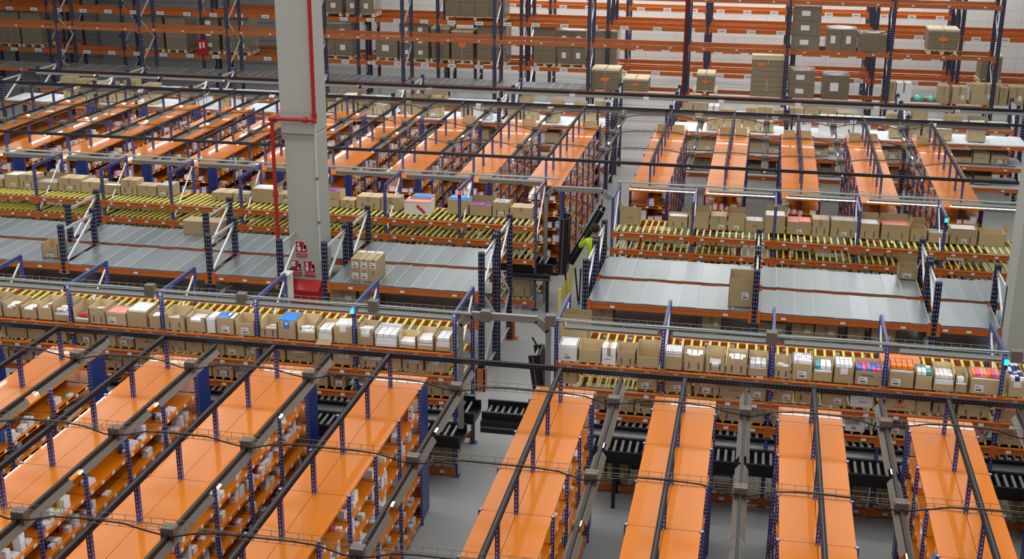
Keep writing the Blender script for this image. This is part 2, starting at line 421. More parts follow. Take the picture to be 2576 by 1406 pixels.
flow_rack(NXR, 16.95, 18.12, NLV, 2.6, 0, 'near carton flow rack right of the main aisle, full of open cartons', 'near flow racks')
FLV = [(1.78, 1.73), (1.43, 1.38), (1.08, 1.03), (.21, .16)]
FXL = [-4.27 - 1.56 * k for k in range(8, -1, -1)]; FXR = [-2.73 + 1.57 * k for k in range(6)]
flow_rack(FXL, 24.42, 25.55, FLV, 2.46, 0, 'far carton flow rack left of the main aisle seen from its loading side', 'far flow racks', 12)
flow_rack(FXR, 24.42, 25.55, FLV, 2.46, 0, 'far carton flow rack right of the main aisle seen from its loading side', 'far flow racks', 12)
def xlights(y, z, xs, L, desc, group, cab, soft=0):
    tray_x(y, z + .06, xs[0] - .3, xs[-1] + L + .3, desc, group, 'tray_green', cab, step=.12, h=.05, w=.14)
    for i, x in enumerate(xs):
        t = thing('light_fitting', 'slim white light fitting, %s from the left along the %s' % (NUM[i], desc.split(',')[0]), 'light fitting', (x, y - .06, z), 0, group.replace('trays', 'lights'))
        o = link('fitting_body', cached(('fit', L, soft), lambda: MB().box((0, -.075, -.075 if soft == 2 else -.02), (L, -.07, .0), 'trough').box((0, -.03, -.02), (L, .03, .02), 'trough_white').box((0, -.03, -.02), (L, .03, .02), 'trough_white').box((0, -.07, -.035), (L, -.03, -.02), 'trough_white')), t)
        link('lamp_tube', cached(('ftube', L, soft), lambda: MB().cyl((.02 if soft != 1 else -.02, .0 if soft != 1 else -.045, -.045), (L - .02 if soft != 1 else L + .02, .0 if soft != 1 else -.045, -.045), .013, 'light_soft' if soft == 1 else 'light', 8)), o)
xlights(16.85, 2.6, [-13.1 + 1.515 * k for k in range(6)], 1.4, 'left near flow rack face, a galvanised wire tray with green cables', 'near face cable trays', ('tray_green', 'cable', 'paper'))
xlights(16.85, 2.6, [-2.5 + 1.515 * k for k in range(5)], 1.3, 'right near flow rack face, a galvanised wire tray with green cables', 'near face cable trays', ('tray_green', 'cable', 'paper'))
xlights(25.65, 2.42, [-16.6 + 1.56 * k for k in range(8)], 1.4, 'left far flow rack face, a galvanised wire tray with green cables', 'far face cable trays', ('tray_green', 'cable', 'paper'), 2)
xlights(25.65, 2.42, [-2.5 + 1.57 * k for k in range(5)], 1.3, 'right far flow rack face, a galvanised wire tray with green cables', 'far face cable trays', ('tray_green', 'cable', 'paper'), 1)
xbeam(35.35, 2.53, -21.8, 6.8, 'black beam over the back picking racks carrying trough lights')
# grey fittings over the back shelving (row behind the far runs, and one more beyond)
def xtrough(y, z, xs, L, word):
    for i, x in enumerate(xs):
        t = thing('light_fitting', 'grey trough light fitting, %s from left, %s' % (NUM[i], word), 'light fitting', (x, y, z), 0, 'trough lights in the ' + word)
        o = link('reflector', cached(('trx', L), lambda: trough_mesh(L, 'trough')), t); o.rotation_euler = (0, 0, -math.pi / 2)
        link('lamp_tube', cached(('tbx', L), lambda: tube_mesh(L - .04)), o, (0, .02, -.035))
xtrough(33.42, 2.44, [-21.0 + 1.95 * k for k in range(14)], 1.8, 'row over the far run ends')
xtrough(35.3, 2.48, [-21.5 + 2.05 * k for k in range(14)], 1.9, 'row over the back picking racks')
# portals over the main aisle
def portal(x0, x1, y, z, desc, legs, zc=.16):
    t = thing('cable_portal', desc, 'portal', (x0, y, 0))
    L = x1 - x0; b = MB().bar((zc, 0, z), (L - zc, 0, z), .07, .1, 'node').bar((0, 0, z - zc), (zc, 0, z), .07, .1, 'node').bar((L, 0, z - zc), (L - zc, 0, z), .07, .1, 'node')
    link('bridge_duct', b.mesh(), t)
    for x, on in ((0, legs[0]), (L, legs[1])):
        if on: link('portal_leg', MB().box((x - .036, -.035, .85 if x < .1 and y < 20 else 0), (x + .036, .035, z - zc + .02), 'node').mesh(), t)
mat('node', (.30, .32, .32), .45, metal=.3)
portal(-4.02, -2.74, 16.84, 2.64, 'grey cable duct portal across the main aisle at the near flow racks', (1, 1))
portal(-4.16, -2.85, 25.0, 2.44, 'grey cable duct portal across the main aisle at the far flow racks', (1, 0))
for i, (px, py) in enumerate(((1222, 794), (1385, 805), (1941, 848), (2556, 895), (940, 768), (609, 750), (378, 728))):
    p = onY(px, py, 16.8); tag(link('junction_box', cached('jb2', lambda: MB().box((-.07, -.06, -.08), (.07, .06, .08), 'node_box')), None, p), 'small grey junction box on the near light tray, %s' % ('left edge of the main aisle', 'right edge of the main aisle', 'above the right rack middle', 'beside the right concrete column', 'above the left rack fifth post', 'above the left rack third post', 'above the left rack second post')[i], 'junction box', 'near tray junction boxes')
for i, (px, py, m, w) in enumerate(((886, 783, 'green_led', 'on the near left flow rack post'), (2532, 912, 'green_led', 'on the near right flow rack by the column'), (1190, 455, 'red_led', 'over the far left flow rack'), (2365, 522, 'green_led', 'on the far right flow rack'))):
    p = onY(px, py, 16.9) if py > 600 else Vector((-5.83 if px < 1300 else 3.55, 24.365, 2.4))
    tag(link('signal_lamp', MB().cyl(p - Vector((0, 0, .03)), p + Vector((0, 0, .035)), .03, m, 10).cyl(p - Vector((0, 0, .09)), p - Vector((0, 0, .03)), .022, 'black', 8).mesh()), 'small %s signal lamp %s' % ('green' if m[0] == 'g' else 'red', w), 'signal lamp')

# ---------------------------------------------------------------- cartons and their contents
def carton_mesh(w, d, h, fh=None, ucut=False, closed=False, m='cardboard', flaps=0, inn='card_in', printm=0):
    t = .006; b = MB()
    if closed:
        b.box((-w / 2, 0, 0), (w / 2, d, h), m); b.box((-.025, -.001, h - .04), (.025, d + .001, h + .0015), 'tape')
        b.box((-.025, -.0015, h * .55), (.025, 0, h), 'tape')
    else:
        fh = h if fh is None else fh
        b.box((-w / 2, 0, 0), (w / 2, d, t), m)
        b.box((-w / 2, d - t, 0), (w / 2, d, h), m); b.box((-w / 2 + t, d - t - .001, t), (w / 2 - t, d - t, h), inn)
        for s in (-1, 1):
            x = s * (w / 2); x2 = s * (w / 2 - t); x3 = s * (w / 2 - t - .001)
            b.box((min(x, x2), 0, 0), (max(x, x2), d, h), m); b.box((min(x3, x2), t, t), (max(x3, x2), d - t, h), inn)
        b.box((-w / 2, 0, 0), (w / 2, t, fh), m)
        if ucut:
            for s in (-1, 1):
                xa, xb = sorted((s * w / 2, s * w * .28)); b.box((xa, 0, fh), (xb, t, h), m)
        if flaps & 1:  # side flaps standing
            for s in (-1, 1): b.bar((s * w / 2, d / 2, h), (s * (w / 2 + .05), d / 2, h + .14), d * .96, t, m) if False else b.poly([(s * w / 2, 0, h), (s * w / 2, d, h), (s * (w / 2 + .04), d, h + .13), (s * (w / 2 + .04), 0, h + .13)], [(0, 1, 2, 3), (3, 2, 1, 0)], m)
        if flaps & 2: b.poly([(-w / 2, d, h), (w / 2, d, h), (w / 2, d + .05, h + .13), (-w / 2, d + .05, h + .13)], [(0, 1, 2, 3), (3, 2, 1, 0)], m)
        if flaps & 4: b.poly([(-w / 2, 0, fh), (w / 2, 0, fh), (w / 2, -.09, fh - .05), (-w / 2, -.09, fh - .05)], [(0, 1, 2, 3), (3, 2, 1, 0)], 'card_in')
    if printm:
        if printm == 1:
            for s in (-1, 1): b.box((s * w * .24 - .012, -.0015, h * .12), (s * w * .24 + .012, 0, h * .5), 'ink')
        else: b.box((-w * .12, -.0015, h * .55 if closed else .5 * (fh or h)), (w * .2, 0, (h * .55 if closed else .5 * (fh or h)) + .012), 'ink')
    return b
def pack_mesh(sx, sy, sz, c, base='white'):
    b = MB().box((-sx / 2, -sy / 2, 0), (sx / 2, sy / 2, sz), base)
    if c != base:
        e = .0008; b.box((-sx / 2 - e, -sy / 2 - e, 0), (-sx * .1, sy / 2 + e, sz + e), c)
        b.box((sx * .05, -sy / 2 - e, sz * .3), (sx * .35, sy / 2 + e, sz * .55), c)
    return b
NPACK = [0]
def contents(cx, y0, z0, w, d, fill, kind, nx, ny, col, where, depth=.6):
    """packs visible in a carton; individual things while fewer than 300"""
    lay = []
    if kind == 'g':
        sx, sy = (w - .03) / nx, (d - .04) / ny
        for i in range(nx):
            for j in range(ny): lay.append((cx - w / 2 + .015 + sx * (i + .5), y0 + .02 + sy * (j + .5), z0 + fill + U(-.003, .003), U(-.02, .02), sx * .95, sy * .95))
    else:
        for i in range(nx * ny):
            lay.append((cx + U(-.5, .5) * (w - .12), y0 + .06 + R() * (d - .14) * depth, z0 + fill + U(-.03, .025), U(-.6, .6), U(.07, .11), U(.05, .08)))
    if kind == 'g': szs = .05
    else: szs = .03
    # the body of packs below the surface
    if NPACK[0] + len(lay) <= 300:
        for (x, y, z, a, sx, sy) in lay:
            cc = col[int(R() * len(col))] if isinstance(col, (list, tuple)) else col
            bs = 'white' if cc in ('white', 'p_teal', 'p_lilac', 'p_navy') else cc
            me = cached(('pack', round(sx, 2), round(sy, 2), szs, cc), lambda: pack_mesh(round(sx, 2) - .002, round(sy, 2) - .002, szs, cc if bs == 'white' else 'p_' + 'lilac' if cc == 'p_pink' else cc, bs))
            o = link('medicine_pack', me, None, (x, y, z - szs), a)
            tag(o, 'small %s pack in the %s' % ({'white': 'white', 'p_blue': 'blue', 'p_orange': 'orange', 'p_pink': 'pink', 'p_red': 'red', 'p_salmon': 'salmon red'}.get(cc, 'white and coloured'), where), 'medicine pack', 'packs in the ' + where)
        NPACK[0] += len(lay)
        b = MB().box((cx - w / 2 + .012, y0 + .012, z0 + .008), (cx + w / 2 - .012, y0 + d - .012, max(z0 + .02, z0 + fill - szs - .012)), 'white')
    else:
        b = MB().box((cx - w / 2 + .012, y0 + .012, z0 + .008), (cx + w / 2 - .012, y0 + d - .012, max(z0 + .02, z0 + fill - szs - .012)), 'white')
        for (x, y, z, a, sx, sy) in lay:
            cc = col[int(R() * len(col))] if isinstance(col, (list, tuple)) else col
            b.obox(Matrix.Translation((x, y, z - szs / 2)) @ Matrix.Rotation(a, 4, 'Z') @ Matrix.Rotation(U(-.15, .15) if kind == 'h' else 0, 4, 'Y'), sx * .93, sy * .93, szs, cc)
    o = link('packed_medicines', b.mesh()); tag(o, 'packs filling the ' + where, 'medicine packs', None, 'stuff')
def shipping(o, x, z, w=.1, h=.08, y=-.002):
    b = MB().box((x - w / 2, y, z), (x + w / 2, y + .0015, z + h), 'paper').box((x - w * .35, y - .0008, z + h * .15), (x + w * .3, y, z + h * .4), 'ink').box((x - w * .4, y - .0008, z + h * .65), (x + w * .1, y, z + h * .75), 'ink')
    link('shipping_label', b.mesh(), o)
def text(s, size, loc, m, parent, ext=.001, name='lettering'):
    c = bpy.data.curves.new(name, 'FONT'); c.body = s; c.size = size; c.extrude = ext; c.align_x = 'CENTER'; c.align_y = 'CENTER'
    c.materials.append(MATS[m]); o = bpy.data.objects.new(name, c); COL.objects.link(o); o.parent = parent; o.location = loc; o.rotation_euler = (math.pi / 2, 0, 0)
    bpy.context.view_layer.update(); me = bpy.data.meshes.new_from_object(o); bpy.data.objects.remove(o)
    o = link(name, me, parent, loc); o.rotation_euler = (math.pi / 2, 0, 0); return o
PF = 2.0
# near flow racks, top level: px left, px right, total height, front height, depth, content spec, flags
NTOP_L = [(-40, 10, .26, .26, .45, None, ''), (12, 55, .26, .15, .42, ('h', 5, 4, 'white', .17), 'u'), (57, 98, .22, .14, .34, ('g', 3, 3, 'white', .15), 'u'),
          (99, 136, .30, .2, .46, ('g', 2, 4, 'white', .17), 'u'), (138, 182, .30, .1, .46, ('h', 4, 4, 'white', .16), ''), (188, 227, .28, .05, .42, ('h', 4, 2, 'p_red', .10), ''),
          (229, 269, .30, .26, .44, ('h', 3, 3, 'white', .2), 'u1'), (270, 322, .24, .2, .34, ('g', 4, 3, 'p_salmon', .21), 'L'), (323, 374, .27, .25, .46, ('g', 4, 7, 'white', .27), ''),
          (378, 408, .25, .2, .36, ('h', 3, 3, 'white', .19), ''), (416, 468, .30, .2, .42, ('h', 3, 2, 'white', .16), 'u1'), (472, 520, .27, .16, .38, ('g', 1, 5, 'white', .18), 'u'),
          (522, 545, .24, .22, .34, ('g', 1, 4, 'white', .24), 'w'), (547, 592, .26, .26, .3, ('g', 3, 2, ['p_navy', 'p_blue'], .26), 'L'), (594, 643, .28, .2, .36, None, 'L'),
          (657, 700, .29, .15, .36, ('h', 2, 2, 'white', .13), '1'), (701, 747, .29, .29, .42, ('g', 5, 5, 'p_blue', .3), 'B'), (750, 795, .33, .13, .42, ('h', 5, 4, 'white', .16), ''),
          (799, 838, .26, .04, .42, ('g', 2, 3, 'white', .19), 'F'), (841, 889, .29, .27, .36, ('g', 4, 5, 'white', .29), 'l'), (900, 941, .29, .13, .42, ('h', 5, 4, 'white', .22), 'u'),
          (944, 1000, .26, .05, .42, ('g', 3, 7, 'white', .19), 'w'), (1003, 1047, .22, .05, .30, ('g', 6, 2, 'white', .1), ''), (1049, 1091, .26, .07, .40, ('g', 3, 4, 'white', .15), ''), (1095, 1134, .27, .07, .42, ('g', 2, 5, 'white', .2), '')]
NTOP_R = [(1404, 1452, .22, .22, .40, ('g', 1, 1, 'white', .24), 'wL'), (1455, 1512, .28, .21, .36, None, ''), (1513, 1549, .26, .26, .24, None, 'W'), (1550, 1598, .27, .22, .34, None, '1'),
          (1600, 1658, .34, .16, .36, None, ''), (1668, 1716, .25, .20, .34, ('g', 7, 1, 'white', .27), ''), (1719, 1770, .30, .24, .34, ('g', 3, 1, 'white', .23), 'u1'), (1773, 1823, .33, .1, .34, ('g', 8, 1, 'white', .12), 'u1'),
          (1825, 1878, .31, .24, .34, ('g', 3, 1, 'white', .22), 'u1'), (1880, 1930, .30, .12, .36, ('g', 3, 2, 'white', .18), ''), (1946, 1987, .26, .18, .34, ('h', 3, 2, 'white', .16), '1'), (1990, 2042, .28, .24, .38, ('g', 7, 5, ['white', 'white', 'p_lilac'], .28), 'L'),
          (2043, 2093, .27, .14, .38, ('g', 3, 1, ['white', 'p_teal'], .22), ''), (2095, 2146, .25, .22, .38, ('g', 4, 3, 'white', .27), 'l'), (2148, 2218, .31, .2, .36, ('g', 5, 3, ['p_pink', 'p_blue', 'p_blue'], .23), 'LP'),
          (2232, 2297, .27, .23, .38, ('g', 4, 2, 'p_orange', .31), 'L'), (2299, 2343, .24, .2, .34, ('g', 3, 3, ['white', 'p_teal'], .25), ''), (2345, 2398, .33, .1, .38, ('g', 4, 2, 'white', .22), ''),
          (2400, 2431, .28, .12, .36, ('h', 3, 3, 'white', .16), ''), (2437, 2513, .26, .22, .34, ('g', 7, 1, ['p_salmon', 'p_pink', 'p_orange'], .28), 'L'), (2533, 2575, .26, .22, .7, ('g', 3, 10, ['white', 'p_navy'], .27), 'l')]
CD = {None: 'empty', 'white': 'white packs', 'p_red': 'red packs', 'p_salmon': 'salmon red packs', 'p_blue': 'blue packs', 'p_orange': 'orange packs'}
def place_row(lst, yface, z, slope, rack, ztag):
    for i, (a, b_, h, fh, d, ct, fl) in enumerate(lst):
        h0, h, d = h, max(fh, h * .88), d * .86
        if ct and ct[4] > h: h = ct[4] - .01
        pa, pb = onY(a, 900, yface), onY(b_, 900, yface)
        k = 1.0; # x at the beam line
        ya = 805 + (a if a < 1300 else a + 0) * .0755; yb_ = 805 + b_ * .0755
        pa, pb = onY(a, ya, yface), onY(b_, yb_, yface)
        w = pb.x - pa.x - .012; cx = (pa.x + pb.x) / 2
        cname = 'empty' if not ct else 'holding ' + (CD.get(ct[3]) if isinstance(ct[3], str) else 'coloured packs')
        where = 'carton %s from left, %s %s' % (NUM[i], rack, ztag)
        mm = 'cardboard' if 'w' not in fl and 'W' not in fl else 'white'
        me = carton_mesh(w, d, h, fh, 'u' in fl, False, mm, 4 if 'F' in fl else 0, 'card_in' if mm == 'cardboard' else 'white', 1 if '1' in fl else 0)
        if 'W' in fl: me = carton_mesh(w, d, h, None, False, True, 'white').box((-w * .3, d * .3, h + .001), (w * .3, d * .38, h + .003), 'tape').box((-.02, -.002, h * .5), (.05, -.001, h * .56), 'p_green').box((-.06, -.002, h * .3), (.03, -.001, h * .33), 'ink')
        o = link('cardboard_box', me.mesh(), None, (cx, yface - .01, z + .022)); o.rotation_euler = (slope, 0, 0)
        if 'W' in fl: tag(o, 'white slotted carton with green leaf mark, %s from left, %s, %s' % (NUM[i], ztag, rack), 'box')
        else: tag(o, '%s brown open carton %s, %s from left, %s, %s' % ('low' if h < .25 else 'tall' if h > .3 else 'plain', cname, NUM[i], ztag, rack) if mm != 'white' else 'white open carton %s, %s from left, %s, %s' % (cname, NUM[i], ztag, rack), 'box')
        o['group'] = 'cartons on the ' + ztag + ' of the ' + rack
        if 'P' in fl: text('Allerna', .055, (-.02, -.003, fh * .72), 'ink', o, name='printed_name')
        if 'L' in fl: shipping(o, 0 if w < .3 else -w * .2, .03 if 'P' not in fl else .02, .12, .1)
        if 'l' in fl: link('paper_tag', MB().box((-.05, -.004, fh - .09), (.05, -.002, fh + .005), 'paper').mesh(), o)
        if 'B' in fl: link('paper_tag', MB().box((-.04, -.004, fh - .12), (.04, -.002, fh + .005), 'p_blue').box((-.02, -.005, fh - .06), (.02, -.004, fh - .02), 'paper').mesh(), o)
        if ct: contents(cx, yface - .01, z + .02, w, d, ct[4], ct[0], ct[1], ct[2], ct[3], where)
place_row(NTOP_L, 16.95, 1.98, .04, 'near left rack', 'top level')
place_row(NTOP_R, 16.95, 1.98, .04, 'near right rack', 'top level')
# the tall flapped carton and the orange tray stack that stand behind the first row
p = onY(1440, 868, 17.5)
tag(link('cardboard_box', carton_mesh(.42, .4, .3, None, False, False, 'cardboard', 3).mesh(), None, (p.x + .02, 17.45, 2.03)), 'brown carton with raised top flaps, behind the white lidded carton beside the main aisle', 'box')
p = onY(2270, 880, 17.4)
for k in range(3): tag(link('medicine_tray', cached('otray', lambda: MB().box((-.27, 0, 0), (.27, .3, .05), 'p_orange').box((-.27, -.001, .018), (.27, 0, .03), 'p_salmon')), None, (p.x, 17.42, 2.03 + k * .052)), 'flat orange pack tray in the stack behind the orange filled carton, %s from the bottom' % NUM[k], 'medicine pack', 'orange pack trays')

REST = MB()
def absorb(M, b):
    n = len(REST.v); REST.v += [tuple(M @ Vector(v)) for v in b.v]; km = [REST.mi(m) for m in b.mats]
    for f, m, q in zip(b.f, b.m, b.sm): REST.f.append(tuple(n + i for i in f)); REST.m.append(km[m]); REST.sm.append(q)
def auto_row(x0, x1, yf, z, slope, rack, ztag, seed, hmax, gaps=.1, dark=.0, front_open=True, wr=(.24, .42), fd=.42, skip=(), closed=.1, posts=(), far=False, flapp=.3, merge=False):
    rnd = random.Random(seed); x = x0; i = 0
    while x < x1 - wr[0]:
        if rnd.random() < gaps: x += rnd.uniform(.15, .6); continue
        w = rnd.uniform(*wr)
        if posts:
            for p in posts:
                if x - .03 < p < x + w + .03:
                    if p - x > .2: w = p - x - .04
                    else: x = p + .04
        if any(a < x + w / 2 < b for a, b in skip): x += w; continue
        h = rnd.uniform(.5, 1) * hmax; fh = h * rnd.choice((.5, .6, .7, .8, 1)); d = fd * rnd.uniform(.8, 1.1)
        cl = rnd.random() < closed; m = 'cardboard'
        whitebox = rnd.random() < .07
        ct = rnd.random() < .8 and not cl
        col = rnd.choice(['white'] * 8 + ['p_blue', 'grey_card', 'p_salmon', 'p_purple'])
        pr = rnd.choice((0, 0, 1, 1, 2)); fl = rnd.choice((1, 2, 3, 3)) if rnd.random() < flapp else 0
        me = carton_mesh(w - .012, d, h, fh if front_open else None, rnd.random() < .5 and front_open, cl, 'white' if whitebox else m, fl, 'card_in', pr)
        nm = 'white' if whitebox else 'brown'
        where = 'carton %s from left, %s %s' % (NUM[i] if i < len(NUM) else 'last', rack, ztag)
        if merge:
            absorb(Matrix.Translation((x + w / 2, yf, z + .022)) @ Matrix.Rotation(slope, 4, 'X'), me)
            if ct: absorb(Matrix.Translation((x + w / 2, yf, z + .022)), MB().box((-w / 2 + .014, .012, .01), (w / 2 - .014, d - .012, h * .5), col))
            x += w + rnd.uniform(0, .03); i += 1; continue
        o = link('cardboard_box', me.mesh(), None, (x + w / 2, yf, z + .022)); o.rotation_euler = (slope, 0, 0)
        tag(o, '%s %s %s' % ('closed' if cl else 'open', nm, where), 'box', 'cartons on the ' + ztag + ' of the ' + rack)
        if ct and not whitebox:
            fillz = (fh if front_open else h) * rnd.uniform(.85, 1.06)
            b = MB(); nx = rnd.choice((1, 2, 3)); sx = (w - .04) / nx
            b.box((-w / 2 + .014, .012, .01), (w / 2 - .014, d - .012, fillz - .03), col)
            for a in range(nx):
                for c in range(3): b.box((-w / 2 + .02 + a * sx, .014 + c * (d - .03) / 3, fillz - .03), (-w / 2 + .016 + (a + 1) * sx - .004, .01 + (c + 1) * (d - .03) / 3, fillz + rnd.uniform(-.01, .01)), col)
            q = link('packed_medicines', b.mesh(), None, (x + w / 2, yf, z + .022)); q.rotation_euler = (slope, 0, 0)
            tag(q, 'packs filling the ' + where, 'medicine packs', None, 'stuff')
        if rnd.random() < .35: shipping(o, rnd.uniform(-.06, .06), .03, .1, .08)
        x += w + rnd.uniform(0, .03); i += 1
    return i
auto_row(-13.1, -4.2, 16.98, 1.62, .04, 'near left rack', 'second level', 3, .27, .03, posts=NXL)
auto_row(-2.6, 4.9, 16.98, 1.62, .04, 'near right rack', 'second level', 4, .27, .04, skip=((-2.25, -1.9), (1.93, 2.36)), posts=NXR)
auto_row(-13.1, -4.2, 16.98, 1.25, .04, 'near left rack', 'third level', 5, .25, .1, posts=NXL)
auto_row(-2.3, 4.9, 16.98, 1.25, .04, 'near right rack', 'third level', 6, .25, .12, posts=NXR)
auto_row(-6.4, -4.25, 17.0, .13, .04, 'near left rack', 'bottom level', 7, .4, .1, posts=NXL, merge=True)
auto_row(-2.3, 4.9, 17.0, .13, .04, 'near right rack', 'bottom level', 8, .42, .12, posts=NXR)
# far racks: cartons stand back from the near (loading) face
auto_row(-16.7, -4.4, 24.95, 1.76, -.04, 'far left rack', 'top level', 9, .33, .12, front_open=False, wr=(.3, .55), closed=.35, flapp=.5, skip=((-6.72, -6.15),))
auto_row(-2.65, 5.0, 24.95, 1.76, -.04, 'far right rack', 'top level', 10, .36, .08, front_open=False, wr=(.3, .55), closed=.15, flapp=.6)
auto_row(-16.7, -4.4, 25.0, 1.41, -.04, 'far left rack', 'second level', 11, .26, .15, front_open=False, wr=(.3, .5), fd=.4, closed=.3, flapp=0)
auto_row(-2.65, 5.0, 25.0, 1.41, -.04, 'far right rack', 'second level', 12, .26, .12, front_open=False, wr=(.3, .5), fd=.4, closed=.2, flapp=0)
auto_row(-16.7, -4.4, 25.05, 1.06, -.04, 'far left rack', 'third level', 13, .26, .15, front_open=False, wr=(.3, .5), fd=.4, closed=.3, flapp=0, merge=True)
auto_row(-2.65, 5.0, 25.05, 1.06, -.04, 'far right rack', 'third level', 14, .26, .15, front_open=False, wr=(.3, .5), fd=.4, closed=.3, flapp=0, merge=True)
# salmon and white carton with a red chevron
p = onY(1050, 545, 24.75)
o = link('cardboard_box', MB().box((-.27, 0, 0), (.27, .42, .27), 'paper').box((-.272, -.002, .262), (.272, .422, .274), 'p_salmon').mesh(), None, (p.x, 24.72, 1.79))
tag(o, 'white carton with a salmon red lid and a large red chevron on its front', 'box')
link('chevron_mark', MB().bar((.0, -.003, .2), (.08, -.003, .12), .004, .06, 'p_red').bar((.08, -.003, .13), (.17, -.003, .04), .004, .06, 'p_red').mesh(), o)
p = onY(1325, 735, 24.6)
o = link('cardboard_box', carton_mesh(.5, .5, .42, None, False, False, 'cardboard', 0, 'card_in', 1).mesh(), None, (-4.62, 24.5, .24)); tag(o, 'big open carton of white paper, bottom level of the far left rack', 'box')
tag(link('paper_sheets', MB().box((-.235, .02, .05), (.235, .48, .4), 'paper').mesh(), None, (-4.62, 24.5, .24)), 'loose white papers filling the big open carton by the aisle', 'papers', None, 'stuff')

# ---------------------------------------------------------------- roller conveyors
def lane(x0, x1, yc, wd_, z, desc, group, grey=True, legs=()):
    t = thing('roller_conveyor', desc, 'conveyor', (x0, yc, 0), 0, group); L = x1 - x0
    for s, nm in ((-1, 'side_rail'), (1, 'side_rail')):
        link(nm, MB().box((0, s * wd_ / 2 - .02, z - .11), (L, s * wd_ / 2 + .02, z + .03), 'black').mesh(), t)
    link('bed_frame', MB().box((0, -wd_ / 2, z - .16), (L, wd_ / 2, z - .10), 'black').mesh(), t)
    n = min(100, int(L / .105))
    for i in range(n):
        link('roller', cached(('roller', wd_), lambda: MB().cyl((0, -wd_ / 2 + .03, z - .01), (0, wd_ / 2 - .03, z - .01), .024, 'roller', 8)), t, (.06 + i * (L - .1) / n, 0, 0))
    for lx in legs:
        for s in (-1, 1): link('leg', MB().box((lx - .025, s * wd_ / 2 - .025, .0), (lx + .025, s * wd_ / 2 + .025, z - .1), 'black').mesh(), t)
    return t
def blocks(x0, x1, y, z, desc):
    b = MB(); x = x0
    while x < x1: b.box((x, y - .045, z), (x + .045, y + .045, z + .012), 'paper'); x += .105
    o = tag(link('block_strip', b.mesh()), desc, 'label strip')  # plain white blocks at even spacing along the lane edge
for s, xa, xb, w in (('left', -11.5, -3.9, 'left of the main aisle'), ('right', -2.1, 5.0, 'right of the main aisle')):
    lane(xa, xb, 17.42, .5, .92, 'rear black roller conveyor under the near flow rack %s' % w, 'near roller conveyors', legs=(.4, 3.4, 6.4))
    lane(xa, xb - (.0 if s == 'right' else .05), 16.68, .46, .86, 'front black roller conveyor before the near flow rack %s' % w, 'near roller conveyors', legs=(.4, 3.4, 6.4))
    tag(link('side_guard', MB().box((xa, 16.93, .84), (xb - .15, 17.14, .9), 'roller').box((xa, 17.68, .9), (xb - .1, 17.72, 1.02), 'black').box((xa, 17.665, 1.0), (xb - .1, 17.68, 1.02), 'trough_white').mesh()), 'grey side guard strip between the two near conveyors %s' % w, 'conveyor guard')
    blocks(xa + .03, xb - .5, 17.24, .93, 'row of small white blocks on the rear near conveyor %s' % w)
    lane(-16.5 if s == 'left' else -2.3, -3.95 if s == 'left' else 5.0, 24.65 + .3, .5, .88, 'black roller conveyor inside the far flow rack %s' % w, 'far roller conveyors', legs=(.4, 4.4, 6.8))
t = lane(-3.8, -2.2, 17.5, .46, .92, 'black hinged roller bridge crossing the main aisle between the near flow racks', None, legs=())
link('drive_box', MB().box((0, -.35, .66), (1.5, -.25, .84), 'black').box((0, -.36, .74), (1.5, -.35, .76), 'tray_steel').mesh(), t)
def gate(loc, L, w, ang, desc, yaw=0):
    t = thing('conveyor_gate', desc, 'conveyor gate', loc); t.rotation_euler = (0, -ang, yaw)
    for s in (-1, 1): link('side_rail', MB().box((0, s * w / 2 - .025, -.1), (L, s * w / 2 + .025, .04), 'black').box((.02, s * w / 2 - .03, -.03), (L - .02, s * w / 2 - .026, -.015), 'tray_steel').mesh(), t)
    link('gate_back', MB().box((0, -w / 2, -.12), (L, w / 2, -.1), 'black').mesh(), t)
    for i in range(int(L / .12)): link('roller', cached(('grol', w), lambda: MB().cyl((0, -w / 2 + .03, 0), (0, w / 2 - .03, 0), .024, 'roller', 8)), t, (.07 + i * .12, 0, -.03))
    link('handle', MB().bar((L, w / 2, 0), (L + .12, w / 2, .05), .02, .02, 'black').mesh(), t)
gate((-2.9, 17.35, 1.0), .98, .44, math.radians(98), 'black conveyor gate section raised upright beside the near right flow rack')
gate((-3.80, 24.9, .72), 1.18, .42, math.radians(88), 'black conveyor gate section standing upright by the far left flow rack')
gate((-3.72, 25.45, .8), 1.32, .36, math.radians(62), 'black conveyor gate section half raised in front of the person')
tag(link('gate_legs', MB().bar((-3.7, 24.75, .75), (-3.62, 24.7, .02), .03, .03, 'black').bar((-3.55, 25.1, .75), (-3.47, 25.1, .02), .03, .03, 'black').bar((-3.4, 24.9, .8), (-3.42, 24.9, .02), .03, .03, 'black').mesh()), 'thin black prop legs under the raised far conveyor gates', 'stand')
tag(link('conveyor_end', MB().box((-4.9, 24.3, .68), (-3.95, 24.38, .8), 'black').box((-4.9, 24.29, .7), (-3.9, 24.3, .72), 'tray_steel').bar((-4.0, 24.35, .7), (-4.0, 24.35, 0), .06, .06, 'black').mesh()), 'black conveyor end frame on legs at the far left flow rack corner', 'conveyor frame')
tag(link('warning_sheet', MB().poly([(-3.76, 24.45, .3), (-3.55, 24.6, .12), (-3.48, 24.6, .95), (-3.74, 24.45, .5)], [(0, 1, 2, 3)], 'yellow_sheet').poly([(-3.76, 24.46, .3), (-3.55, 24.61, .12), (-3.48, 24.61, .95), (-3.74, 24.46, .5)], [(3, 2, 1, 0)], 'yellow_sheet').box((-3.79, 24.42, .0), (-3.72, 24.47, .5), 'yellow').mesh()), 'translucent yellow guard sheet standing on the floor of the main aisle', 'guard')

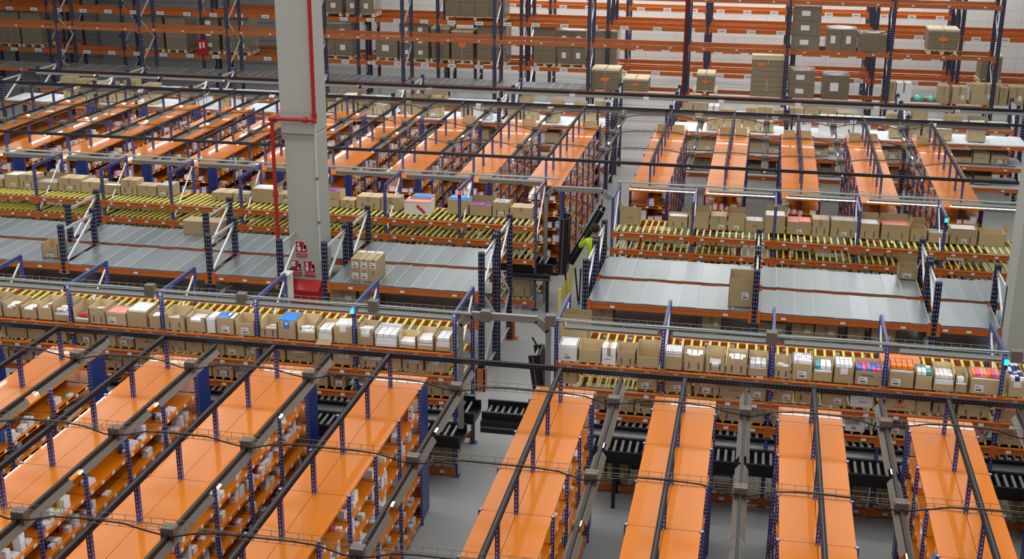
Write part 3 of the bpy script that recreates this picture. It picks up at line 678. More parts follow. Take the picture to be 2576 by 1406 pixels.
# ---------------------------------------------------------------- pallet racks
def frame_mesh(D, H, first='down'):
    b = MB()
    return b
def rack(xs, y, D, lv, H, desc, group, decks=(), beam='beam', gaps=(), post='navy_post', pw=.1, bh=.11, labels=0, seed=1, wide=.3, dmax=99, dk='zinc'):
    rnd = random.Random(seed)
    t = thing('pallet_rack', desc, 'pallet rack', (xs[0], y, 0), 0, group)
    for x in xs:
        lx = x - xs[0]
        for yy in (0, D): link('upright', cached(('up', pw, H, post), lambda: MB().box((-pw / 2, -.035, 0), (pw / 2, .035, H), post).box((-.08, -.07, 0), (.08, .07, .01), 'beam')), t, (lx, yy, 0))
        def br():
            b = MB(); z = .25; k = 0; b.bar((0, .03, z), (0, D - .03, z), .03, .045, 'brace')
            while z < H - .5:
                z2 = min(z + .75, H - .15); a, c = (.03, D - .03) if k % 2 == 0 else (D - .03, .03)
                b.bar((0, a, z), (0, c, z2), .03, .045, 'brace'); z = z2; k += 1
            return b.bar((0, .03, H - .12), (0, D - .03, H - .12), .03, .045, 'brace')
        link('frame_brace', cached(('br', D, H), br), t, (lx, 0, 0))
    for bi in range(len(xs) - 1):
        if bi in gaps: continue
        L = xs[bi + 1] - xs[bi]; lx = xs[bi] - xs[0]
        for z in lv:
            for yy in (0, D):
                def bm(yy=0):
                    b = MB().box((.05, -.025, -bh), (L - .05, .025, 0), beam).box((.04, -.045, -bh - .06), (.1, -.02, .05), beam).box((L - .1, -.045, -bh - .06), (L - .04, -.02, .05), beam)
                    b.box((.05, -.03, -.03), (L - .05, -.025, -.005), beam)
                    if yy: return b
                    if labels:
                        for k in range(labels): 
                            x = L * (k + .5) / labels; b.box((x - .15, -.05, -bh * .95), (x + .15, -.046, -.005), 'paper').box((x - .09, -.052, -bh * .6), (x + .09, -.05, -bh * .45), 'ink')
                    else:
                        for k in range(3):
                            x = L * (k + .5) / 3; b.box((x - .04, -.05, -.075), (x + .04, -.046, -.035), 'paper')
                    return b
                link('rack_beam', cached(('rb', round(L, 2), bh, beam, labels and not yy, not yy), lambda: bm(yy)), t, (lx, yy + (.04 if yy else -.04) * 0, z))
            if z in decks and bi < dmax:
                n = max(2, int(round((L - .1) / wide))); w = (L - .1) / n
                for i in range(n):
                    a = rnd.uniform(-.022, .03)
                    o = link('deck_plank', cached(('dp', round(w, 3), D, dk), lambda: MB().box((-w / 2, -.02, -.02), (w / 2, D + .02, 0), dk).box((-w / 2, -.025, -.05), (w / 2, -.02, 0), dk).box((w / 2 - .012, -.02, 0), (w / 2, D + .02, .006), 'zinc_edge' if dk == 'zinc' else dk)), t, (lx + .05 + w * (i + .5), 0, z + .022 + .004 * (i % 2)))
                    o.rotation_euler = (rnd.uniform(-.004, .004), a, 0)
    return t
AX = [-15.0, -12.2, -9.38, -8.06]; AX2 = [-7.24, -4.46]; AR = [-2.68, .12, 2.95, 5.75]
rack(AX, 20.25, 1.15, [1.76, 1.28], 2.5, 'front low pallet rack with galvanised decks, left of the concrete column', 'low pallet racks', (1.76, 1.28), seed=2)
rack(AX2, 20.25, 1.15, [1.76, 1.28], 2.5, 'front low pallet rack with galvanised decks, between the concrete column and the main aisle', 'low pallet racks', (1.76, 1.28), seed=3)
rack(AR[:-1] + [4.02], 20.25, 1.15, [1.76, 1.28], 2.5, 'front low pallet rack with galvanised decks, right of the main aisle', 'low pallet racks', (1.76, 1.28), seed=4)
rack([-15.62, -12.82, -10.02, -7.22, -4.46], 21.6, 1.1, [1.76, 1.28], 2.5, 'rear low pallet rack with galvanised decks, left of the main aisle', 'low pallet racks', (1.76, 1.28), seed=5)
rack(AR, 21.6, 1.1, [1.76, 1.28], 2.5, 'rear low pallet rack with galvanised decks, right of the main aisle', 'low pallet racks', (1.76, 1.28), seed=6)
tag(link('post_guard', MB().box((-4.54, 20.12, 0), (-4.38, 20.14, .42), 'tall_beam').box((-4.54, 20.12, 0), (-4.52, 20.3, .42), 'tall_beam').box((-4.40, 20.12, 0), (-4.38, 20.3, .42), 'tall_beam').mesh()), 'orange steel post guard at the aisle foot of the front left pallet rack', 'post guard')
tag(link('post_guard', MB().box((-4.44, 22.72, 0), (-4.36, 22.8, .42), 'tall_beam').box((-4.5, 22.7, 0), (-4.3, 22.85, .015), 'tall_beam').mesh()), 'thin orange steel post guard at the aisle foot of the rear left pallet rack', 'post guard')
# middle rack behind the far runs
CX = [-4.05 - 3.0 * k for k in range(6, -1, -1)]; CR = [-2.35 + 3.05 * k for k in range(4)]
for xs, w, sd in ((CX, 'left of the main aisle', 7), (CR, 'right of the main aisle', 8)):
    rack(xs, 34.25, 1.1, [1.8, 1.23, .68], 2.5, 'picking rack with lit-toned decks facing the far run ends, ' + w, 'back picking racks', (1.8, 1.23, .68), seed=sd, labels=0, dk='lit_deck')
    rack([x + .0 for x in xs], 36.3, 1.1, [1.8, 1.23, .68], 2.5, 'second picking rack with lit-toned decks, behind the first, ' + w, 'back picking racks', (1.8, 1.23), seed=sd + 5, labels=0, dk='lit_deck')
# tall racks against the back wall
T1 = [-30.7, -27.7, -24.6, -21.45, -18.2, -15.05, -11.95, -8.8, -5.65]; T1R = [-5.65, -2.47, .7, 3.87, 7.05]
rack(T1 + T1R[1:], 42, 1.1, [1.4, 2.95, 4.5], 5.4, 'front tall pallet rack with brown orange beams and open bays', 'tall pallet racks', (1.4,), 'tall_beam', seed=20, bh=.13, pw=.12, dmax=8)
T2 = [-30.4, -27.3, -24.2, -20.95, -17.85, -14.8, -11.75, -8.65, -5.52, -2.02]; T2R = [-2.02, 1.0, 3.7, 6.5, 9.3]
rack(T2 + T2R[1:], 46, 1.1, [1.46, 3.03, 4.6], 5.6, 'second tall pallet rack with white labelled beams', 'tall pallet racks', (), 'beam', labels=3, seed=23, bh=.14, pw=.12)
rack([-20.95, -17.85, -14.8, -11.75, -8.65, -5.52, -2.02, 1.0, 3.7, 6.5, 9.3], 47.5, 1.1, [1.46, 3.03, 4.6], 5.6, 'third tall pallet rack, back to back with the second, long part', 'tall pallet racks', (), 'beam', labels=0, seed=25, bh=.14, pw=.12)
rack([-30.4, -27.3], 47.5, 1.1, [1.46, 3.03, 4.6], 5.6, 'third tall pallet rack, back to back with the second, beside the grey door', 'tall pallet racks', (), 'beam', labels=0, seed=26, bh=.14, pw=.12)
rack([-11.3, -8.3, -5.28, -2.25, .75, 3.75, 6.75], 50.2, 1.1, [1.7, 3.22, 4.8], 5.8, 'rearmost tall pallet rack with white labelled beams against the white wall', 'tall pallet racks', (), 'beam', labels=3, seed=27, bh=.14, pw=.12)
# wire mesh guard behind the second rack on the right
def grid(x0, x1, z0, z1, y, st, m, r=.004):
    b = MB(); x = x0
    while x <= x1: b.box((x - r, y - r, z0), (x + r, y + r, z1), m); x += st
    z = z0
    while z <= z1: b.box((x0, y - r, z - r), (x1, y + r, z + r), m); z += st
    return b
for i in range(4): tag(link('mesh_guard', cached('mguard', lambda: grid(-1.5, 1.5, .6, 5.5, 0, .25, 'trough_white')), None, (-3.8 + 3.02 * i, 51.5, 0)), 'wire mesh guard panel on the back of the rearmost rack, %s from the left' % NUM[i], 'mesh guard', 'mesh guards')

# loads
def pallet_mesh(w=1.0, d=.9):
    b = MB()
    for i in range(6): b.box((-w / 2 + i * w / 6 + .01, 0, .1), (-w / 2 + (i + 1) * w / 6 - .02, d, .125), 'wood')
    for x in (-w / 2 + .06, 0, w / 2 - .06):
        b.box((x - .05, 0, .0), (x + .05, d, .022), 'wood')
        for y in (.05, d / 2, d - .05): b.box((x - .05, y - .045, .02), (x + .05, y + .045, .1), 'wood')
    return b
def load(x0, x1, z0, z1, y, desc, style, pallet=True, grp=None, d=.95):
    w = x1 - x0; cx = (x0 + x1) / 2; zb = z0
    if pallet:
        tag(link('wooden_pallet', cached(('pal', round(w, 1)), lambda: pallet_mesh(max(.8, round(w, 1)), .95)), None, (cx, y, z0)), 'pallet under the ' + desc, 'pallet'); zb = z0 + .125
    h = z1 - zb; b = MB()
    if style == 'wrap' or style == 'wrapl':
        n = max(1, int(h / .4)); m = 'wrap'
        nx = max(1, int(w / .45)); bw = w / nx
        for k in range(n):
            for i in range(nx): b.box((-w / 2 + i * bw + .006, .0 + .004 * (k % 2), k * h / n + .004), (-w / 2 + (i + 1) * bw - .006, d, (k + 1) * h / n - .004), m)
        b.blob((0, d / 2, h), (w * .5, d * .5, .05), 'bag' if style == 'wrapl' else 'wrap', 14, 5)
        if style == 'wrapl' or R() < .5:
            for k in range(n):
                for i in range(nx): b.box((-w / 2 + i * bw + bw * .3, -.006, (k + .35) * h / n), (-w / 2 + i * bw + bw * .6, -.002, (k + .7) * h / n), 'paper')
        nm = 'wrapped_load'
    elif style == 'flat':
        n = max(3, int(h / .06))
        for k in range(n): b.box((-w / 2 + U(0, .012), U(0, .012), k * h / n), (w / 2 - U(0, .012), d, (k + .8) * h / n), 'dark_card' if k < n - 1 else 'wood')
        b.box((-.02, -.004, 0), (.02, d, h + .004), 'tape'); b.box((-w * .15, -.006, h * .45), (w * .15, 0, h * .6), 'p_orange')
        b.box((-w / 2 - .005, -.005, h - .03), (w / 2 + .005, d, h), 'wood')
        nm = 'flat_carton_stack'
    elif style == 'dark':
        for i in (0, 1):
            for k in range(8): b.box((-w / 2 + i * w / 2 + .008, 0, k * h / 8 + .004), (-w / 2 + (i + 1) * w / 2 - .008, d, (k + 1) * h / 8 - .004), 'dark_card')
        b.box((-w / 2, -.01, h - .14), (w / 2, d, h), 'wood'); b.box((-w * .3, -.004, h * .75), (-w * .1, 0, h * .83), 'p_orange')
        nm = 'carton_stack'
    else:
        b.box((-w / 2, 0, 0), (w / 2, d, h), 'cardboard' if style == 'box' else style); b.box((-.03, -.002, h * .5), (.03, d, h + .002), 'tape')
        if R() < .6: b.box((w * .1, -.004, h * .3), (w * .35, -.001, h * .55), 'paper')
        nm = 'cardboard_box'
    o = link(nm, b.mesh(), None, (cx, y, zb)); tag(o, desc, 'carton stack' if nm != 'cardboard_box' else 'box', grp); return o
def pl(px0, px1, pyb, pyt, Y, desc, style, pallet=False, grp=None, d=.95, z=None):
    a = onY(px0, pyb, Y); b = onY(px1, pyb, Y); c = onY((px0 + px1) / 2, pyt, Y)
    z0 = z if z is not None else a.z
    load(a.x, b.x, z0, max(c.z, z0 + .15), Y, desc, style, pallet, grp, d)
Y1 = 42.08
pl(1487, 1556, 215, 174, Y1, 'large stack of flat cartons with pale top, beside the centre upright', 'flat', z=1.41)
pl(1566, 1630, 217, 198, Y1, 'low stack of flat cartons with an orange mark, right of the large stack', 'flat', z=1.41)
pl(1751, 1796, 224, 186, Y1, 'narrow stack of flat cartons beside the dark red pipe', 'flat', True, z=1.41)
pl(1886, 1970, 232, 140, Y1, 'tall dark carton stack with white cap and orange mark', 'dark', z=1.41)
pl(1979, 2048, 236, 178, Y1, 'wrapped pallet load with five white labels on the lower right level', 'wrapl', z=1.41)
pl(2065, 2135, 240, 190, Y1, 'wrapped pallet load with two white labels, beside the five labelled one', 'wrapl', z=1.41)
pl(1990, 2062, 110, 16, Y1, 'tall three tier wrapped load on the upper right level', 'wrapl', z=2.96)
pl(2077, 2155, 112, 74, Y1, 'short wrapped load with slumped top, next to the tall one', 'wrapl', z=2.96)
pl(2158, 2230, 114, 86, Y1, 'low wrapped load with pale top at the upright', 'wrap', z=2.96)
pl(2332, 2410, 122, 74, Y1, 'flat carton stack on a pale pallet in the upper right bay', 'flat', True, z=2.96)
for i, (a, b_, s) in enumerate(((2237, 2252, 'box'), (2254, 2292, 'white'), (2360, 2388, 'box'), (2396, 2432, 'box'), (2444, 2512, 'box'), (2514, 2534, 'box'), (2538, 2576, 'box'))):
    pl(a, b_, 236 + i * 2, (208, 210, 218, 220, 214, 222, 220)[i], Y1, '%s carton on the low shelf at the far right, %s from the left' % ('white' if s == 'white' else 'brown', NUM[i]), s, z=1.43, d=.5, grp='cartons on the far right tall rack')
for i, (a, b_) in enumerate(((2296, 2330), (2336, 2356))):
    p = onY((a + b_) / 2, 236, Y1); tag(link('plastic_bag', MB().blob((0, .2, .09), (.2 if i == 0 else .13, .2, .1), 'p_mint', 10, 6, lambda d, i_, j: d * (1 + .18 * math.sin(i_ * 2.1 + j * 1.7))).mesh(), None, (p.x, Y1, 1.44)), 'crumpled mint green plastic bag on the low shelf, %s of two' % ('larger' if i == 0 else 'smaller'), 'plastic bag')
for i, (a, b_, yb, yt, st, z) in enumerate(((-10, 50, 88, 26, 'wrap', 1.47), (55, 105, 92, 30, 'wrap', 1.47), (364, 412, 108, 38, 'wrap', 1.47), (418, 470, 110, 44, 'wrap', 1.47), (505, 552, 112, 44, 'wrapl', 1.47), (560, 628, 114, 44, 'wrapl', 1.47),
        (800, 886, 128, 60, 'wrapl', 1.47), (945, 1000, 132, 100, 'wrapl', 1.47), (1005, 1078, 134, 60, 'wrap', 1.47), (1085, 1130, 134, 70, 'flat', 1.47), (1135, 1190, 134, 78, 'flat', 1.47), (1200, 1274, 140, 64, 'wrap', 1.47), (1342, 1398, 146, 66, 'wrap', 1.47), (1402, 1474, 148, 78, 'wrapl', 1.47), (1492, 1552, 150, 80, 'wrap', 1.47),
        (1120, 1270, 28, -30, 'wrap', 3.04), (780, 860, 14, -40, 'wrap', 3.04), (870, 940, 16, -40, 'wrap', 3.04), (2466, 2520, 175, 140, 'flat', 1.47))):
    pl(a, b_, yb, yt, 46.08, 'wrapped load on the second tall rack, %s from the left' % NUM[i] if 'wrap' in st else 'flat carton stack on the second tall rack, %s from the left' % NUM[i], st, z != 9, 'loads on the second tall rack', z=z)
for i, (a, b_) in enumerate(((1630, 1680), (1900, 1925), (430, 470), (1700, 1720))):
    p = onY(a, 200, 36.5)
# loads on low racks
def boxat(px, py, z, w, d, h, desc, kw, lab=(), rz=0.):
    p = onZ(px, py, z); o = link('cardboard_box', carton_mesh(w, d, h, **kw).mesh(), None, (p.x + w / 2, p.y, z + .005), rz); tag(o, desc, 'box')
    for (x, zz, ww, hh) in lab: shipping(o, x, zz, ww, hh)
    return o
boxat(107, 648, 1.782, .32, .36, .27, 'small open brown carton with a dark mark, on the front deck at the left', dict(ucut=True, fh=.2, printm=2), [(.0, .02, .12, .06)])
boxat(462, 588, 1.782, .8, .34, .26, 'long closed brown carton on the rear deck left of the column', dict(closed=True), [(.3, .02, .1, .05)])
for k in range(2):
    for j in range(3):
        p = onZ(890, 700, 1.782)
        o = link('cardboard_box', cached(('stk',), lambda: carton_mesh(.155, .5, .2, closed=True)), None, (p.x + .08 + j * .16, 20.36, 1.79 + k * .2))
        tag(o, 'slim brown carton in the stack of six, %s layer, %s from the left' % (('lower', 'upper')[k], NUM[j]), 'box', 'six stacked slim cartons')
        if k or j < 2: shipping(o, 0, .05, .11, .1)
        if k: link('top_sticker', MB().box((-.06, .4, .2), (.06, .5, .203), 'paper').mesh(), o)
boxat(1831, 771, 1.782, .42, .5, .5, 'tall open brown carton with white label, on the front deck beside the centre upright', dict(), [(.06, .14, .11, .12)])
boxat(2260, 703, 1.782, .32, .36, .22, 'small brown carton with open flaps on the rear deck at the right', dict(flaps=3), [(-.02, .04, .14, .08)])
for i, (a, b_, yb, yt, dd, yy) in enumerate(((828, 896, 775, 728, .5, 20.45), (905, 950, 780, 725, .5, 20.5), (1490, 1540, 810, 773, .5, 20.45), (1765, 1812, 840, 795, .4, 20.5), (1905, 1975, 848, 812, .4, 20.5), (1990, 2045, 852, 815, .4, 20.5), (2048, 2105, 856, 818, .4, 20.5), (2130, 2172, 862, 823, .4, 20.5), (2190, 2250, 866, 828, .4, 20.5))):
    pl(a, b_, yb, yt, yy, 'closed brown carton on the shaded lower deck, %s from the left' % NUM[i], 'box', z=1.31, d=dd, grp='cartons on the shaded lower deck')
# cartons on the picking racks behind the far runs
auto_row(-22, -4.2, 34.4, 1.82, 0, 'back left picking rack', 'top deck', 31, .5, .45, front_open=False, wr=(.3, .5), fd=.45, closed=.4, flapp=.4)
auto_row(-2.2, 6.6, 34.4, 1.82, 0, 'back right picking rack', 'top deck', 32, .5, .45, front_open=False, wr=(.3, .5), fd=.45, closed=.3, flapp=.4, skip=((1.4, 2.9),))
auto_row(-2.2, 6.6, 34.4, 1.25, 0, 'back right picking rack', 'middle deck', 33, .38, .2, front_open=True, wr=(.35, .6), fd=.5, closed=.2, flapp=0)
auto_row(-2.2, 6.6, 34.4, .70, 0, 'back right picking rack', 'low deck', 34, .38, .2, front_open=True, wr=(.35, .6), fd=.5, closed=.2, flapp=0, merge=True)
auto_row(-12, -4.2, 34.4, 1.25, 0, 'back left picking rack', 'middle deck', 35, .35, .3, front_open=True, wr=(.35, .6), fd=.5, closed=.3, flapp=0, merge=True)
auto_row(-22, -4.2, 36.4, 1.82, 0, 'second left picking rack', 'top deck', 36, .35, .6, front_open=False, wr=(.3, .5), fd=.45, closed=.4, flapp=.2, merge=True)
auto_row(-2.2, 6.6, 36.4, 1.82, 0, 'second right picking rack', 'top deck', 37, .35, .5, front_open=False, wr=(.3, .5), fd=.45, closed=.3, flapp=.2, merge=True)
for k in range(3): tag(link('cardboard_box', cached('whb', lambda: carton_mesh(.42, .4, .5, closed=True, m='white').box((.1, -.003, .1), (.13, -.001, .2), 'p_navy').box((-.21, -.003, .44), (.21, -.001, .46), 'p_blue')), None, (1.75 + k * .44, 34.35, 1.83)), 'white blue-edged carton on the back picking rack, %s of three from the left' % NUM[k], 'box', 'three white cartons')
tag(link('cardboard_boxes', REST.mesh()), 'remaining brown cartons half hidden on the lowest and rearmost rack levels', 'boxes', None, 'stuff')
# open trays standing on the aisle ends of the far runs (right of the aisle)
for i, (X, _) in enumerate(FAR[:5]):
    for s in (-1, 1):
        tag(link('cardboard_tray', cached('ctray', lambda: carton_mesh(.28, .34, .15, printm=0)), None, (X + s * .2, 32.75, 2.055)), 'small open carton on the back end of the %s far run right of aisle, %s' % (NUM[i], 'left' if s < 0 else 'right'), 'box', 'small open cartons on the far run ends')
for i, (X, _) in enumerate(FAR[5:8]):
    tag(link('cardboard_tray', CACHE['ctray'], None, (X + .2, 32.75, 2.055)), 'small open carton on the back end of the %s far run left of aisle' % NUM[i], 'box', 'small open cartons on the far run ends')

# ---------------------------------------------------------------- concrete columns, pipes, signs, fire box
t = thing('concrete_column', 'tall pale grey concrete column between the pallet racks, carrying fire signs', 'column', (-7.92, 21.0, 0))
o = link('column_shaft', MB().box((-.25, .0, 0), (.33, .62, 4.2), 'concrete').box((-.285, -.05, 4.2), (.33, .64, 11.9), 'concrete').poly([(-.285, -.05, 4.2), (.33, -.05, 4.2), (.33, 0, 4.08), (-.25, 0, 4.08)], [(0, 3, 2, 1)], 'concrete').mesh(), t)
bvl = o.modifiers.new('bevel', 'BEVEL'); bvl.width = .025; bvl.segments = 2; bvl.limit_method = 'ANGLE'
t = thing('concrete_column', 'pale grey concrete column at the right edge of the picture', 'column', (4.42, 19.7, 0))
o = link('column_shaft', MB().box((-.44, 0, 0), (.44, .7, 11.9), 'concrete').mesh(), t)
t = thing('fire_pipe', 'red fire water pipe running down and around the tall concrete column', 'pipe', (-7.92, 20.9, 0))
b = MB().cyl((.36, .0, 4.45), (.36, .0, 11.8), .035, 'red_pipe', 10).cyl((-.42, -.1, 4.5), (.38, -.1, 4.5), .035, 'red_pipe', 10).cyl((.36, .02, 4.45), (.36, -.1, 4.5), .04, 'red_pipe', 10)
b.cyl((-.38, -.1, 1.4), (-.38, -.1, 4.5), .035, 'red_pipe', 10).cyl((.2, -.1, 4.5), (.26, -.1, 4.5), .055, 'red_pipe', 10).cyl((-.42, -.1, 4.5), (-.32, -.1, 4.5), .052, 'red_pipe', 10).cyl((.36, 0, 4.5), (.36, 0, 4.6), .05, 'red_pipe', 10).cyl((-.38, -.1, 3.1), (-.38, -.1, 3.2), .05, 'red_pipe', 10)
link('pipe_run', b.mesh(), t)
tag(link('conduit', MB().cyl((-7.585, 20.98, 1.9), (-7.585, 20.98, 11.8), .018, 'trough_white', 8).box((-7.61, 20.96, 5.2), (-7.56, 21.0, 5.25), 'trough').box((-7.61, 20.96, 3.4), (-7.56, 21.0, 3.45), 'trough').box((-7.61, 20.96, 2.6), (-7.56, 21.0, 2.65), 'trough').box((-7.61, 20.96, 6.1), (-7.56, 21.0, 6.15), 'trough').mesh()), 'thin white conduit clipped to the right edge of the tall column', 'conduit')
t = thing('dark_red_pipe', 'dark red drop pipe in front of the tall racks beside the centre bay', 'pipe', (-2.52, 41.8, 0))
mat('dark_red', (.13, .012, .01), .4)
link('pipe_run', MB().cyl((0, 0, 0), (0, 0, 5.3), .05, 'dark_red', 10).mesh(), t)
# fire box
t = thing('fire_box', 'red fire hose cabinet with sloping glossy lid at the foot of the column', 'fire cabinet', (-7.84, 20.75, 0))
o = link('cabinet_body', MB().box((-.27, 0, .75), (.27, .24, 1.40), 'red_paint').poly([(-.27, 0, 1.40), (.27, 0, 1.40), (.27, .24, 1.53), (-.27, .24, 1.53)], [(0, 1, 2, 3)], 'red_paint').poly([(-.27, 0, 1.4), (-.27, .24, 1.53), (-.27, .24, 1.4)], [(0, 1, 2)], 'red_paint').poly([(.27, 0, 1.4), (.27, .24, 1.53), (.27, .24, 1.4)], [(0, 2, 1)], 'red_paint').mesh(), t)
bvl = o.modifiers.new('bevel', 'BEVEL'); bvl.width = .015; bvl.segments = 2
link('lower_cabinet', MB().box((-.26, .02, .05), (.26, .23, .7), 'red_paint').box((-.1, .01, .3), (.0, .02, .45), 'black').mesh(), t)
def flame(b, x, z, m):
    for k in range(3): 
        q = k * .035
        b.poly([(x - .03 + q * .5, -.004, z - .06 + q), (x + .01 + q * .4, -.004, z - .075 + q), (x + .035 + q * .3, -.004, z - .02 + q), (x + .03, -.004, z + .03 + q), (x + .005, -.004, z + q)], [(0, 1, 2, 3, 4)], m)
def sign(x, z, kind, lines, desc):
    t = thing('fire_sign', desc, 'sign', (x, 20.992, z))
    b = MB().box((-.105, -.002, -.13), (.105, .004, .105), 'paper').box((-.1, -.003, -.1 + .0), (.1, -.001, .1), 'sign_red').box((-.1, -.003, -.19), (.1, .004, -.108), 'sign_red')
    if kind == 'alarm':
        b.cyl((-.055, -.004, .055), (-.055, -.003, .055), .022, 'paper', 12); b.box((-.065, -.005, .0), (-.045, -.003, .045), 'paper'); b.poly([(-.085, -.005, -.02), (-.06, -.005, .015), (-.02, -.005, .0), (-.01, -.005, -.03), (-.02, -.005, -.08), (-.07, -.005, -.08)], [(5, 4, 3, 2, 1, 0)], 'paper')
    elif kind == 'hose':
        b.box((-.085, -.005, -.02), (-.01, -.003, .08), 'paper'); b.box((-.075, -.005, -.06), (-.065, -.003, -.02), 'paper'); b.box((-.075, -.005, -.065), (-.03, -.003, -.055), 'paper')
    else:
        b.box((-.075, -.005, -.08), (-.02, -.003, .0), 'paper').box((-.07, -.005, .015), (-.025, -.003, .05), 'paper').cyl((-.048, -.005, .065), (-.048, -.003, .065), .02, 'paper', 10)
    flame(b, .045, -.0, 'paper')
    link('sign_panel', b.mesh(), t)
    for i, s in enumerate(lines): text(s, .034 if len(lines) > 1 else .042, (0, -.005, -.148 + (.018 - .036 * i if len(lines) > 1 else 0)), 'paper', t)
sign(-7.94, 2.14, 'alarm', ('PULSADOR', 'DE ALARMA'), 'red and white fire alarm button sign, topmost on the tall column')
sign(-8.06, 1.78, 'hose', ('BOCA DE', 'INCENDIO'), 'red and white fire hose sign, lower left on the tall column')
sign(-7.80, 1.78, 'ext', ('EXTINTOR',), 'red and white fire extinguisher sign, lower right on the tall column')
# red sign hanging at the second tall rack
p = onY(506, 120, 45.8)
t = thing('hanging_sign', 'small red and white sign on a second tall rack upright at the left', 'sign', (-20.95, 45.93, p.z))
link('sign_panel', MB().box((-.22, -.01, -.28), (.22, .01, .28), 'sign_red').box((-.12, -.014, -.05), (-.04, -.01, .18), 'paper').box((.02, -.014, -.02), (.1, -.01, .2), 'paper').mesh(), t)
# carton with the red printed name
t = link('cardboard_box', carton_mesh(.42, .4, .25, .24, printm=0).mesh(), None, (2.145, 16.96, 1.645)); tag(t, 'brown carton printed with a red cross emblem and red name, near right rack second level', 'box')
b = MB()
for k in range(16):
    a0, a1 = k * math.pi / 8, (k + 1) * math.pi / 8; b.bar((math.cos(a0) * .045, -.003, .15 + math.sin(a0) * .045), (math.cos(a1) * .045, -.003, .15 + math.sin(a1) * .045), .003, .008, 'p_red')
b.box((-.012, -.004, .115), (.012, -.001, .185), 'p_red').box((-.035, -.004, .138), (.035, -.001, .162), 'p_red')
link('cross_emblem', b.mesh(), t); text('INDAS', .05, (0, -.003, .065), 'p_red', t, name='printed_name')
p = onY(731, 716, 18.3)
tag(link('plastic_box', MB().box((p.x - .035, 18.25, p.z - .22), (p.x + .035, 18.33, p.z + .2), 'trough_white').box((p.x - .1, 18.12, p.z + .2), (p.x + .045, 18.34, p.z + .225), 'trough_white').mesh()), 'slim white plastic box fixed behind the near left rack, beside the fire cabinet', 'box')

# ---------------------------------------------------------------- medicine packs on the orange shelves
PCOL = ['white'] * 9 + ['p_blue', 'p_navy', 'p_red', 'p_pink', 'p_purple', 'p_teal', 'p_salmon', 'p_green', 'p_yellow', 'p_lilac']
slots = []
def fill(runs, y0, nb, pitch, seed, dens, near):
    rnd = random.Random(seed)
    for X, dsc in runs:
        if X > .5: sides = (-1,)
        elif X > -1.2: sides = (1,) if near else (1, -1)
        else: sides = (1,)
        for s in sides:
            for k in range(nb):
                for z in LEV:
                    y = y0 + k * pitch + .06; end = y0 + (k + 1) * pitch - .06
                    while y < end - .08:
                        if rnd.random() > dens: y += rnd.uniform(.06, .3); continue
                        sy = rnd.choice((.06, .08, .1, .12, .14)); sx = rnd.choice((.09, .12, .15)); sz = rnd.choice((.025, .035, .05, .07, .1))
                        if y + sy > end: break
                        n = rnd.choice((1, 1, 2, 3)) if sz < .06 else rnd.choice((1, 1, 2)); c = rnd.choice(PCOL); a = rnd.uniform(-.12, .12)
                        inset = rnd.uniform(.0, .06)
                        for q in range(n):
                            if (q + 1) * sz > .26: break
                            slots.append((X + s * (.39 - inset - sx / 2 - .01), y + sy / 2, z + q * sz, a + rnd.uniform(-.05, .05), sx, sy, sz, c, dsc))
                        y += sy + rnd.uniform(0, .05)
        # end caps facing the camera (far runs)
        if not near:
            for z in LEV[1:]:
                x = -.33
                while x < .26:
                    if rnd.random() > .62: x += rnd.uniform(.05, .2); continue
                    sx = rnd.choice((.09, .12, .16)); sz = rnd.choice((.05, .07, .1)); c = rnd.choice(PCOL[:14])
                    for q in range(rnd.choice((1, 1, 2))): slots.append((X + x + sx / 2, y0 - .45 + .12, z + q * sz, rnd.uniform(-.06, .06), sx, .13, sz, c, dsc + ', near end'))
                    x += sx + rnd.uniform(.0, .05)
fill([r for r in NEAR if r[0] > -12], 8.26 + 2.04, 5, NP, 51, .6, True)
fill([r for r in FAR if r[0] > -18], 27.15, 6, 1.0, 52, .66, False)
slots = [q for q in slots if 0]+ slots
def in_view(x, y, z):
    v = Vector((x, y, z - CAMZ)); k = F / v.dot(fw); px = 1288 + k * v.dot(rt); py = 703 - k * v.dot(up); return -30 < px < 2606 and -30 < py < 1440
slots = [q for q in slots if in_view(*q[:3])]
slots.sort(key=lambda q: (q[0] ** 2 + q[1] ** 2) / (q[4] * q[6] + .004) ** .3)
SN = 280
restp = MB()
for i, (x, y, z, a, sx, sy, sz, c, dsc) in enumerate(slots):
    if i < SN:
        o = link('medicine_carton', cached(('mc', sx, sy, sz, c), lambda: pack_mesh(sx, sy, sz, c)), None, (x, y, z + .001), a)
        cn = {'white': 'plain white', 'grey_card': 'grey'}.get(c, c[2:] + ' banded white'); tag(o, '%s medicine carton on the run %s' % (cn, dsc.replace(' of the main aisle', ' of aisle')), 'medicine carton', cn + ' cartons on the run ' + dsc)
    else:
        q = pack_mesh(sx, sy, sz, c); M = Matrix.Translation((x, y, z + .001)) @ Matrix.Rotation(a, 4, 'Z')
        n = len(restp.v); restp.v += [tuple(M @ Vector(v)) for v in q.v]; km = [restp.mi(m) for m in q.mats]
        for f, m in zip(q.f, q.m): restp.f.append(tuple(n + j for j in f)); restp.m.append(km[m]); restp.sm.append(False)
tag(link('medicine_cartons', restp.mesh()), 'countless further small medicine cartons on all the orange shelves', 'medicine cartons', None, 'stuff')
print('SLOTS', len(slots), 'PACKS', NPACK[0])

